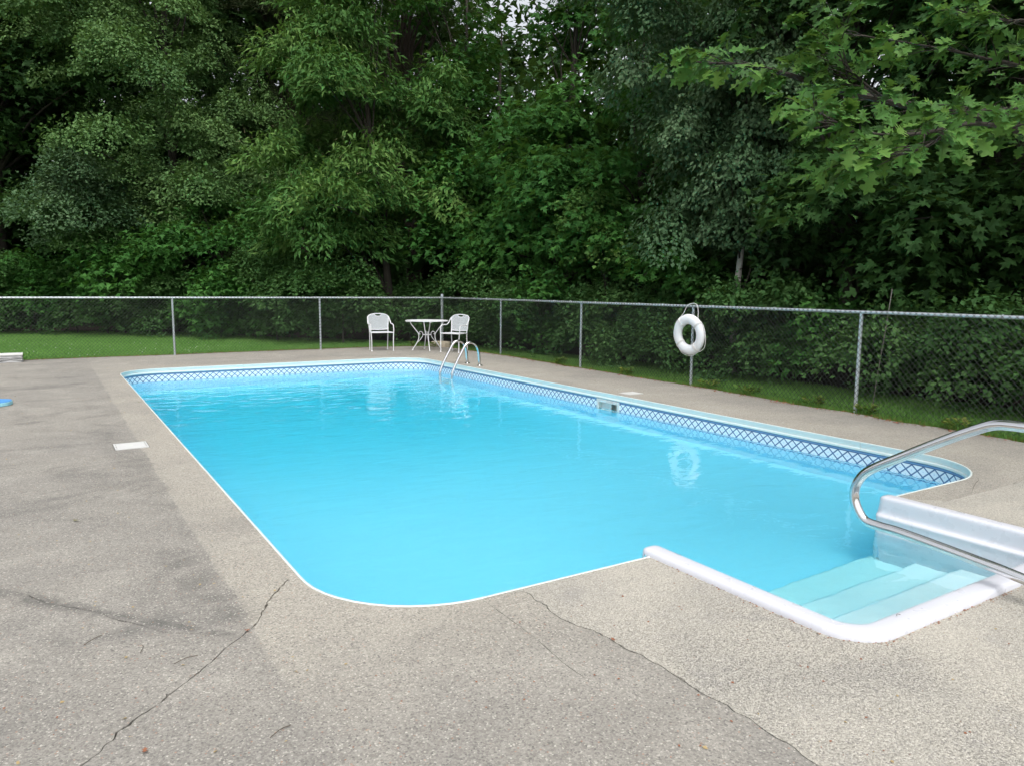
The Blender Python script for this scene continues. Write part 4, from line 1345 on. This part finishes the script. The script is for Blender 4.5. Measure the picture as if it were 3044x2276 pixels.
# second row of the wood: countable trunks and crowns, seen only as darkness between the front trees
back = [(-4.5, 38, 16, 4.2), (0.5, 39, 15, 4.0), (5.5, 37.5, 15, 4.0), (10.5, 36, 14.5, 3.8), (14.8, 32, 14.5, 3.6), (16.6, 27.5, 13.6, 3.4), (17.2, 23.0, 11.0, 3.0), (17.4, 18.6, 11.5, 2.8), (17.2, 14.2, 11.0, 2.8), (17.0, 10.4, 10.5, 2.7), (17.0, 7.0, 10.0, 2.6), (16.8, 3.4, 10.5, 2.8), (21.5, 26, 9.5, 3.6), (22.5, 20, 11.0, 3.6), (22.5, 14, 11, 3.6), (22, 8, 11, 3.6), (-9, 36, 15, 4.2), (20, 31, 14, 4.0), (3.2, 36.2, 14, 3.8), (7.0, 34.2, 15, 3.6), (-1.8, 36.5, 13, 3.6), (11.4, 32.2, 14, 3.4)]
words = ['at the far left edge', 'behind the left maple', 'behind the poplar', 'behind the left pine', 'behind the bare-limbed pine', 'behind the dark layered maple', 'behind the bright tiered maple', 'left of the birch', 'behind the birch trunk', 'behind the life ring', 'behind the right fence bays', 'beyond the right picture edge', 'deep behind the layered maple', 'deep behind the bright maple', 'deep behind the birch', 'deep behind the right fence', 'outside the left edge', 'deep behind the bare-limbed pine', 'between the left maple and the poplar', 'between the poplar and the left pine', 'deep behind the left maple', 'straight behind the chestnut']
for i, (x, y, h, r) in enumerate(back):
    tree('forest_tree', 'dark forest tree of the back row ' + words[i], 'tree',
         [(x, y, h * .72, r, h * .28), (x + .6, y - .4, h * .38, r * 1.05, h * .24), (x - .5, y + .3, h * .15, r * 1.05, h * .14)], 'maple_s', .40, 'leaf_dark', 2.7 if (i < 5 or i > 17) else (1.25 if i in (5, 6, 12) else 1.9), 1.1, seed=60 + i, trunk_r=.2, group='dark forest trees of the back row', limbs=10, base=(x, y))

# the wood behind reads as one dark mass of undergrowth and low boughs
rs = np.random.default_rng(91)
ells = []
for az in np.arange(-14, 96, 3.0):
    for dd, hh in ((40, 2.2), (44, 5.0), (48, 8.0)):
        a_ = R(az + rs.normal(0, 1)); d2 = dd * (1.0 if az < 25 else .72)
        ells.append((d2 * math.sin(a_), d2 * math.cos(a_), hh * (1 if az < 25 else .8), 2.6, 2.3))
P, O, T, Cc = crown_points(ells, .27, 1.6, 1.2, rs, .8)
P[:, 2] = np.maximum(P[:, 2], .05)
n = len(P)
tag(leaf_mesh('distant_wood', P, O + rs.normal(0, .5, (n, 3)), rs.normal(0, 1, (n, 3)), .72 * (.7 + .6 * rs.random(n)), 'maple_s', rs.random(n), 'leaf_dark'),
    'dark distant wood closing the view behind all the trees', 'wood', kind='stuff')

# ------------------------------------------------------------------ shrubs along the wood edge
acc_l = 0.0
spots = []
tl_s = resample(tree_line, .05)
nn = normals2(tl_s)
last = -9
d = 0.0
rs = np.random.default_rng(12)
for i in range(1, len(tl_s)):
    d += math.hypot(tl_s[i][0] - tl_s[i - 1][0], tl_s[i][1] - tl_s[i - 1][1])
    if d - last > 1.0 + .3 * rs.random():
        last = d
        x, y = tl_s[i]
        if x > -4.2 and y > -.5:
            spots.append((x, y))
near_words = []
def where(x, y):
    az = math.degrees(math.atan2(x, y))
    return az
names = {0: 'at the left lawn edge', 1: 'under the poplar', 2: 'behind the left fence bay', 3: 'behind the left chair', 4: 'behind the patio table', 5: 'behind the right chair', 6: 'behind the far fence corner', 7: 'left of the life ring', 8: 'behind the life ring', 9: 'right of the life ring', 10: 'behind the leaning stake', 11: 'at the right picture edge'}
lims = [2, 8, 14, 20, 25, 28, 34, 44, 51, 57, 63, 400]
cnt_n = {}
per_bin = {}
for (x, y) in spots:
    b = next(i for i, l in enumerate(lims) if where(x, y) < l)
    per_bin[b] = per_bin.get(b, 0) + 1
ordw = ['first', 'second', 'third', 'fourth', 'fifth', 'sixth', 'seventh', 'eighth', 'ninth', 'tenth', 'eleventh']
for i, (x, y) in enumerate(spots):
    b = next(k for k, l in enumerate(lims) if where(x, y) < l)
    j = cnt_n.get(b, 0); cnt_n[b] = j + 1
    lab = 'leafy green shrub ' + names[b] + (', %s from the left' % ordw[j] if per_bin[b] > 1 else '')
    az = where(x, y)
    so_ = -.9 if y > 21.5 else (.95 if y > 16.0 else .5)
    cxo, cyo = x + so_ * math.sin(R(az)), y + so_ * math.cos(R(az))
    h = 1.25 + .75 * rs.random() + (.5 if x < 8 else .1) - (.32 if y < 9.2 else 0)
    r = (.95 if y > 19 else .85) + .3 * rs.random()
    far = math.hypot(x, y)
    sz = .10 if far > 20 else .085
    mat = 'leaf_shrub' if rs.random() < .75 else 'leaf_maple'
    tree('shrub', lab, 'shrub', [(cxo, cyo, h * .58, r, h * .46), (cxo + rs.normal(0, .3) + .3 * math.cos(R(az)), cyo + rs.normal(0, .3), h * .24, r * 1.12, h * .26)], 'oval' if mat == 'leaf_shrub' else 'maple_s', sz * (1 if mat == 'leaf_shrub' else 1.45), mat, 1.9, .40, seed=200 + i, trunk_r=.03, group='leafy shrubs along the wood edge', limbs=14, aspect=.36 if mat == 'leaf_shrub' else .5, trunk_top=h * .8)

# ------------------------------------------------------------------ grass
def scatter(poly, n, rs, excl=None):
    p = np.array(poly)
    lo, hi = p.min(0), p.max(0)
    out = np.zeros((0, 2))
    while len(out) < n:
        q = lo + rs.random((n * 2, 2)) * (hi - lo)
        q = q[inside(poly, q)]
        out = np.concatenate([out, q])
    return out[:n]
rs = np.random.default_rng(31)
far_lawn = [(-3.2, 18.45), (9.1, 18.3), (9.7, 18.9), (8.2, 21), (6.1, 23.4), (4.2, 26.8), (1.8, 29.2), (-1, 30.6), (-3.2, 31.4)]
right_lawn = [(8.75, 3.0), (8.75, 5.6), (8.85, 6.9), (8.98, 8.7), (8.98, 10.8), (9.15, 14.3), (9.05, 18.3), (9.7, 18.9), (10.4, 14.6), (10.9, 11.6), (10.9, 6.7), (10.9, 3.0)]
def grass(name, poly, n, hmin, hmax, mat, label):
    q = scatter(poly, n, rs)
    P = np.concatenate([q, np.full((n, 1), -.036)], 1)
    L = rs.normal(0, .35, (n, 3)); L[:, 2] = 1
    Nn = rs.normal(0, 1, (n, 3)); Nn[:, 2] *= .2
    s = hmin + (hmax - hmin) * rs.random(n)
    patch = .5 + .5 * np.sin(q[:, 0] * 1.7 + np.sin(q[:, 1] * 1.1) * 2) * np.sin(q[:, 1] * .9)
    o = leaf_mesh(name, P, L, Nn, s, 'tuft', .35 * patch + .65 * rs.random(n), mat)
    return tag(o, label, 'grass', kind='stuff')
grass('lawn_grass', far_lawn, 95000, .035, .08, 'grass', 'mown green lawn grass beyond the far fence')
grass('grass_strip', right_lawn, 80000, .04, .10, 'grass', 'green grass strip between the right fence and the shrubs')
nclv = 130
q = scatter([(-1.5, 18.6), (6, 18.6), (5.0, 21.5), (-1.5, 25)], nclv, rs)
o = leaf_mesh('clover_flowers', np.concatenate([q, np.full((nclv, 1), .03 + .0)], 1), rs.normal(0, 1, (nclv, 3)), rs.normal(0, 1, (nclv, 3)), np.full(nclv, .022), 'oval', rs.random(nclv), 'rope')
tag(o, 'white clover flowers dotted through the lawn beyond the far fence', 'clover', kind='stuff')
# ragged dry fringe along the slab edge
fr = [p for p in deck_far] + [p for p in deck_right if p[1] > 3]
fr = np.array(fr)
k = rs.integers(0, len(fr), 9000)
q = fr[k] + rs.normal(0, .07, (9000, 2)) + np.where(fr[k][:, 1:2] > 18.0, [[0, .06]], [[.07, 0]])
P = np.concatenate([q, np.full((9000, 1), -.036)], 1)
L = rs.normal(0, .6, (9000, 3)); L[:, 2] = 1
o = leaf_mesh('grass_fringe', P, L, rs.normal(0, 1, (9000, 3)), .04 + .05 * rs.random(9000), 'blade', rs.random(9000), 'grass_edge')
tag(o, 'yellowing ragged grass fringe growing along the edge of the concrete deck', 'grass', kind='stuff')

# ------------------------------------------------------------------ weeds at the slab edge
weeds = [(9.02, 8.35, 'leafy weed at the foot of the life ring post', .16), (8.98, 7.55, 'clump of weeds at the slab edge right of the life ring', .18), (8.90, 6.35, 'weed sprouting in the fence line before the tall right post', .12), (8.88, 5.55, 'weed beside the foot of the right fence post', .12),
         (8.80, 4.35, 'yellow-green weed at the slab edge by the hand rail', .14), (9.12, 12.6, 'small weed left of the second right fence post', .10), (8.72, 17.72, 'small plant growing beside the corner footing', .12), (9.05, 10.4, 'low weed at the slab edge behind the skimmer lid', .10), (8.35, 18.2, 'green weed growing behind the patio table', .14)]
for i, (x, y, lab, r) in enumerate(weeds):
    rs = np.random.default_rng(400 + i)
    n = 60
    e = empty('weed', (x, y, 0)); tag(e, lab, 'weed', 'weeds along the slab edge')
    a = rs.random(n) * 6.283
    rr = r * np.sqrt(rs.random(n))
    P = np.stack([rr * np.cos(a), rr * np.sin(a), .02 + .09 * rs.random(n)], 1)
    L = np.stack([np.cos(a), np.sin(a), .2 + .4 * rs.random(n)], 1)
    o = leaf_mesh('leaves', P, L, np.array([[0, 0, 1.0]]) + rs.normal(0, .4, (n, 3)), .05 + .035 * rs.random(n), 'oval', rs.random(n), 'leaf_weed', e)
    m = MB()
    for j in range(6):
        m.tube([(0, 0, -.04), (P[j][0] * .6, P[j][1] * .6, P[j][2] * .7), tuple(P[j])], .003, 4)
    m.build('stems', 'leaf_weed', e)

# ------------------------------------------------------------------ oak branch in front at the right
oak = empty('oak_tree', (9.9, 1.2, 0))
tag(oak, 'oak reaching a leafy low branch with big lobed leaves in at upper right', 'tree')
iv = Matrix.Translation(-Vector(oak.location))
m = MB(); m.tube(spline([(9.9, 1.2, -.1), (9.95, 1.15, 1.5), (9.85, 1.2, 3.2), (9.9, 1.1, 5.5), (10.0, 1.0, 8.0)], 4), [.26, .24, .22, .21, .2, .2, .19, .18, .17, .16, .15, .14, .13, .12, .11, .10, .08][:17], 12)
o = m.build('trunk', 'bark', oak, smooth=True); o.matrix_parent_inverse = iv
limbs = {
    'A': [(9.85, 1.2, 3.3), (8.6, 2.0, 3.0), (7.05, 2.56, 2.7), (6.03, 2.68, 2.7), (5.31, 2.78, 2.74), (4.75, 2.97, 2.79), (4.28, 3.13, 2.86), (3.88, 3.31, 2.95), (3.57, 3.5, 2.97)],
    'B': [(6.03, 2.68, 2.7), (5.0, 2.53, 2.6), (4.32, 2.52, 2.46), (4.0, 2.65, 2.46), (3.7, 2.74, 2.55)],
    'C': [(7.05, 2.56, 2.7), (6.05, 2.64, 3.06), (5.52, 2.83, 3.16), (5.14, 3.09, 3.25), (4.91, 3.45, 3.37)],
    'D': [(5.31, 2.78, 2.74), (4.55, 2.52, 2.45), (4.14, 2.43, 2.33), (3.93, 2.58, 2.30)],
    'E': [(7.05, 2.56, 2.7), (5.65, 2.55, 2.76), (5.04, 2.44, 2.67), (4.67, 2.51, 2.63)],
    'F': [(4.75, 2.97, 2.79), (4.33, 2.89, 2.84), (4.18, 2.93, 2.96), (4.08, 2.89, 3.09)],
    'G': [(7.05, 2.56, 2.7), (5.86, 2.58, 3.3), (5.58, 2.71, 3.37), (5.46, 2.94, 3.48)]}
rs = np.random.default_rng(77)
leaf_at = []
rad0 = {'A': .060, 'B': .017, 'C': .020, 'D': .015, 'E': .017, 'F': .010, 'G': .018}
for key, pts in limbs.items():
    s_ = spline(pts, 6)
    r_ = rad0[key]
    m = MB()
    m.tube(s_, [max(.004, r_ * (1 - .93 * i / (len(s_) - 1))) for i in range(len(s_))], 7)
    # side twigs with leaves in a fan at each end
    L_ = len(s_)
    for i in range(L_):
        p = s_[i]
        if p.x > 7.2: continue
        t = (s_[min(i + 1, L_ - 1)] - s_[max(i - 1, 0)]).normalized()
        for side in (-1, 1):
            if rs.random() < .22: continue
            lat = Vector((-t.y, t.x, 0)) * side
            dirv = (t * (.6 + .4 * rs.random()) + lat * (.5 + .5 * rs.random()) + Vector((0, 0, rs.normal(.05, .22)))).normalized()
            ln = .10 + .20 * rs.random()
            q = p + dirv * ln
            m.tube([p, p.lerp(q, .5) + Vector((0, 0, .01)), q], [.004, .003, .002], 4, cap=False)
            for _ in range(int(rs.integers(4, 7))):
                dl = (dirv + Vector(rs.normal(0, .55, 3)) + Vector((-.30, -.05, -.45))).normalized()
                leaf_at.append((q, dl))
    for _ in range(5):
        leaf_at.append((s_[-1], (t + Vector(rs.normal(0, .6, 3)) + Vector((0, 0, -.25))).normalized()))
    o = m.build('limb', 'bark', oak, smooth=True); o.matrix_parent_inverse = iv
# lobed leaf meshes, folded along the midrib
half_o = [(.0, .010), (.06, .03), (.16, .10), (.14, .20), (.22, .24), (.30, .13), (.38, .13), (.42, .30), (.47, .40), (.54, .34), (.58, .17), (.66, .15), (.72, .30), (.80, .33), (.83, .20), (.84, .10), (.92, .11), (1.0, .0)]
leaf_meshes = []
for v_ in range(9):
    rv = np.random.default_rng(900 + v_)
    hp = [(u + rv.normal(0, .012), w_ * (1 + rv.normal(0, .10))) for u, w_ in half_o]
    curl = rv.normal(.22, .16); fold = .10 + .42 * rv.random()
    vs, fs = [], []
    mids = [(u, 0, -curl * u * u) for u, _ in hp]
    n = len(hp)
    vs += mids
    for sgn in (1, -1):
        vs += [(u, sgn * w_, fold * w_ - curl * u * u - .10 * w_ * w_) for u, w_ in hp]
    for i in range(n - 1):
        fs.append((i, i + 1, n + i + 1, n + i))
        fs.append((i + 1, i, 2 * n + i, 2 * n + i + 1))
    vs += [(-.22, .006, .03), (-.22, -.006, .03)]
    fs.append((3 * n, 0, 3 * n + 1))
    me = bpy.data.meshes.new('leaf')
    me.from_pydata(vs, [], fs); me.update()
    a_ = me.attributes.new('tint', 'FLOAT', 'POINT')
    a_.data.foreach_set('value', np.full(len(vs), (v_ * 5 % 9) / 8, np.float32))
    me.materials.append(MT['leaf_oak'])
    leaf_meshes.append(me)
def leaf_mat(q, dl):
    L = dl
    N_ = (Vector((0, 0, 1)) + Vector(rs.normal(0, .45, 3)) + Vector((-.45, -.55, 0)) * .55)
    W = N_.cross(L).normalized(); N_ = L.cross(W)
    s_ = .075 + .07 * rs.random()
    Mx = Matrix((L, W, N_)).transposed().to_4x4()
    Mx = Matrix.Translation(q + L * .22 * s_) @ Mx @ Matrix.Diagonal((s_, s_, s_, 1))
    return Mx
cam_p = Vector((0, 0, EYE))
order = sorted(range(len(leaf_at)), key=lambda i: (leaf_at[i][0] - cam_p).length + (8 if leaf_at[i][0].x > 6.3 else 0))
allm = [leaf_mat(*leaf_at[i]) for i in order]
for i, Mx in enumerate(allm[:300]):
    o = bpy.data.objects.new('leaf', leaf_meshes[i % 9]); C.objects.link(o)
    o.parent = oak; o.matrix_parent_inverse = iv; o.matrix_basis = Mx
if len(allm) > 300:
    m = MB()
    tints = []
    for i, Mx in enumerate(allm[300:]):
        me = leaf_meshes[i % 9]
        m.add([Mx @ v.co for v in me.vertices], [tuple(p.vertices) for p in me.polygons])
        tints += [(i * 5 % 9) / 8] * len(me.vertices)
    o = m.build('leaves', 'leaf_oak', oak); o.matrix_parent_inverse = iv; o['kind'] = 'stuff'
    a_ = o.data.attributes.new('tint', 'FLOAT', 'POINT'); a_.data.foreach_set('value', np.array(tints, np.float32))
print('oak leaves', len(allm))
# upper crown of the oak, above the picture
P, O, T, Cc = crown_points([(10.4, 0.6, 8.2, 2.2, 1.8)], .02, 1.6, .8, rs)
n = len(P)
o = leaf_mesh('crown', P, O + rs.normal(0, .45, (n, 3)) - np.array([0, 0, .3]), np.array([[0, 0, 1.0]]) + rs.normal(0, .5, (n, 3)), .2 * (.7 + .6 * rs.random(n)), 'maple', .5 * T + .5 * rs.random(n), 'leaf_oak', oak)
o.matrix_parent_inverse = iv; o['kind'] = 'stuff'

# ------------------------------------------------------------------ debris on the deck
rs = np.random.default_rng(55)
# fallen leaves one can see singly
fl = [(1.02, 11.02, 'c', .05, 'curled olive leaf at the coping on the left side of the pool'), (0.10, 5.60, 'c', .045, 'small olive leaf lying on the left of the deck'), (0.20, 2.62, 'b', .03, 'red-brown leaf lying in the long diagonal crack'),
      (2.07, 2.42, 'b', .03, 'red-brown leaf caught in the crack left of the steps'), (6.35, 17.15, 'a', .06, 'tan leaf on the deck before the left chair'), (5.35, 18.30, 'a', .07, 'pale tan leaf at the lawn edge by the far fence post'), (4.9, 18.32, 'a', .06, 'pale tan leaf left of the far fence post'),
      (0.70, 3.36, 'b', .028, 'rusty leaf scrap where two cracks meet'), (7.9, 9.9, 'c', .05, 'olive leaf near the coping behind the skimmer'), (0.30, 2.35, 'c', .016, 'dark pebble-like leaf curl at the lower left')]
leaf_flat = half_o
for (x, y, kx, s_, lab) in fl:
    m = MB()
    pts = [(u - .5, w_ * .9) for u, w_ in leaf_flat] + [(u - .5, -w_ * .9) for u, w_ in reversed(leaf_flat[1:-1])]
    a = rs.random() * 6.28
    cv = [(s_ * (px * math.cos(a) - py * math.sin(a)), s_ * (px * math.sin(a) + py * math.cos(a)), .006 + s_ * .35 * py * py + .01 * abs(px)) for px, py in pts]
    m.add(cv, [tuple(range(len(cv)))])
    o = m.build('fallen_leaf', 'litter_' + kx); o.location = (x, y, 0.002)
    tag(o, lab, 'leaf')
tw = [(0.10, 3.62, .10, 40, 'short dark twig on the deck at lower left'), (0.27, 3.42, .08, 80, 'short dark twig left of the diagonal crack'), (0.42, 3.22, .10, 15, 'dark twig lying close to the diagonal crack'), (0.62, 2.5, .09, 25, 'thin twig right of the diagonal crack at the bottom'), (6.35, 2.98, .42, 20, 'long thin twig on the deck right of the steps'), (3.33, 1.85, .03, 0, 'tiny dark twig on the near rim of the steps')]
for i, (x, y, ln, rot, lab) in enumerate(tw):
    m = MB()
    a = R(rot)
    z = .006 if lab[0] != 't' or 'rim' not in lab else .048
    m.tube(spline([(-ln / 2 * math.cos(a), -ln / 2 * math.sin(a), z), (.01 * math.sin(a), .008, z + .003), (ln / 2 * math.cos(a), ln / 2 * math.sin(a), z)], 4), .0014, 5)
    o = m.build('twig', 'twig'); o.location = (x, y, 0); tag(o, lab, 'twig')
# countless crumbs: catkin scales, needles, grit
def crumbs(name, pts, smin, smax, mat, label):
    n = len(pts)
    P = np.concatenate([pts, np.full((n, 1), .005)], 1)
    a = rs.random(n) * 6.283
    L = np.stack([np.cos(a), np.sin(a), .05 * rs.normal(0, 1, n)], 1)
    o = leaf_mesh(name, P, L, np.array([[0, 0, 1.0]]) + rs.normal(0, .25, (n, 3)), smin + (smax - smin) * rs.random(n) ** 2, 'oval', rs.random(n), mat)
    return tag(o, label, 'leaf litter', kind='stuff')
dk = [(-1.5, .8), (8.6, .8), (8.9, 17.9), (-1.5, 18.3)]
q = scatter(dk, 2600, rs); q = q[~inside([(XL - .05, SY0 - .05), (XR + .05, SY0 - .05), (XR + .05, YF + .05), (XL - .05, YF + .05)], q)]
crumbs('tan_litter', q, .006, .022, 'litter_a', 'tan catkin scales and crumbs scattered over the deck')
q = scatter([(-.6, .8), (5.5, .8), (5.5, 3.0), (.9, 3.0), (-.6, 4.2)], 420, rs); q = q[~inside([(SX0 - .02, SY0 - .02), (SX1 + .02, SY0 - .02), (SX1, 3.3), (SX0, 3.3)], q)]
crumbs('rusty_litter', q, .005, .016, 'litter_b', 'rusty brown needle bits scattered over the near deck')
k = rs.integers(0, len(fr), 2600)
q = fr[k] + rs.normal(0, .05, (2600, 2)) - np.where(fr[k][:, 1:2] > 18.0, [[0, .05]], [[.06, 0]])
crumbs('edge_litter', q, .01, .05, 'litter_b', 'red-brown leaf litter gathered along the slab edge by the fence')
stp = np.array(resample(step_path(-.012), .01))
k = rs.integers(0, len(stp), 380)
q = stp[k] + rs.normal(0, .008, (380, 2)); q = q[q[:, 1] < 3.08]
crumbs('rim_litter', q, .005, .016, 'litter_b', 'rusty litter caught along the outside of the white step rim')
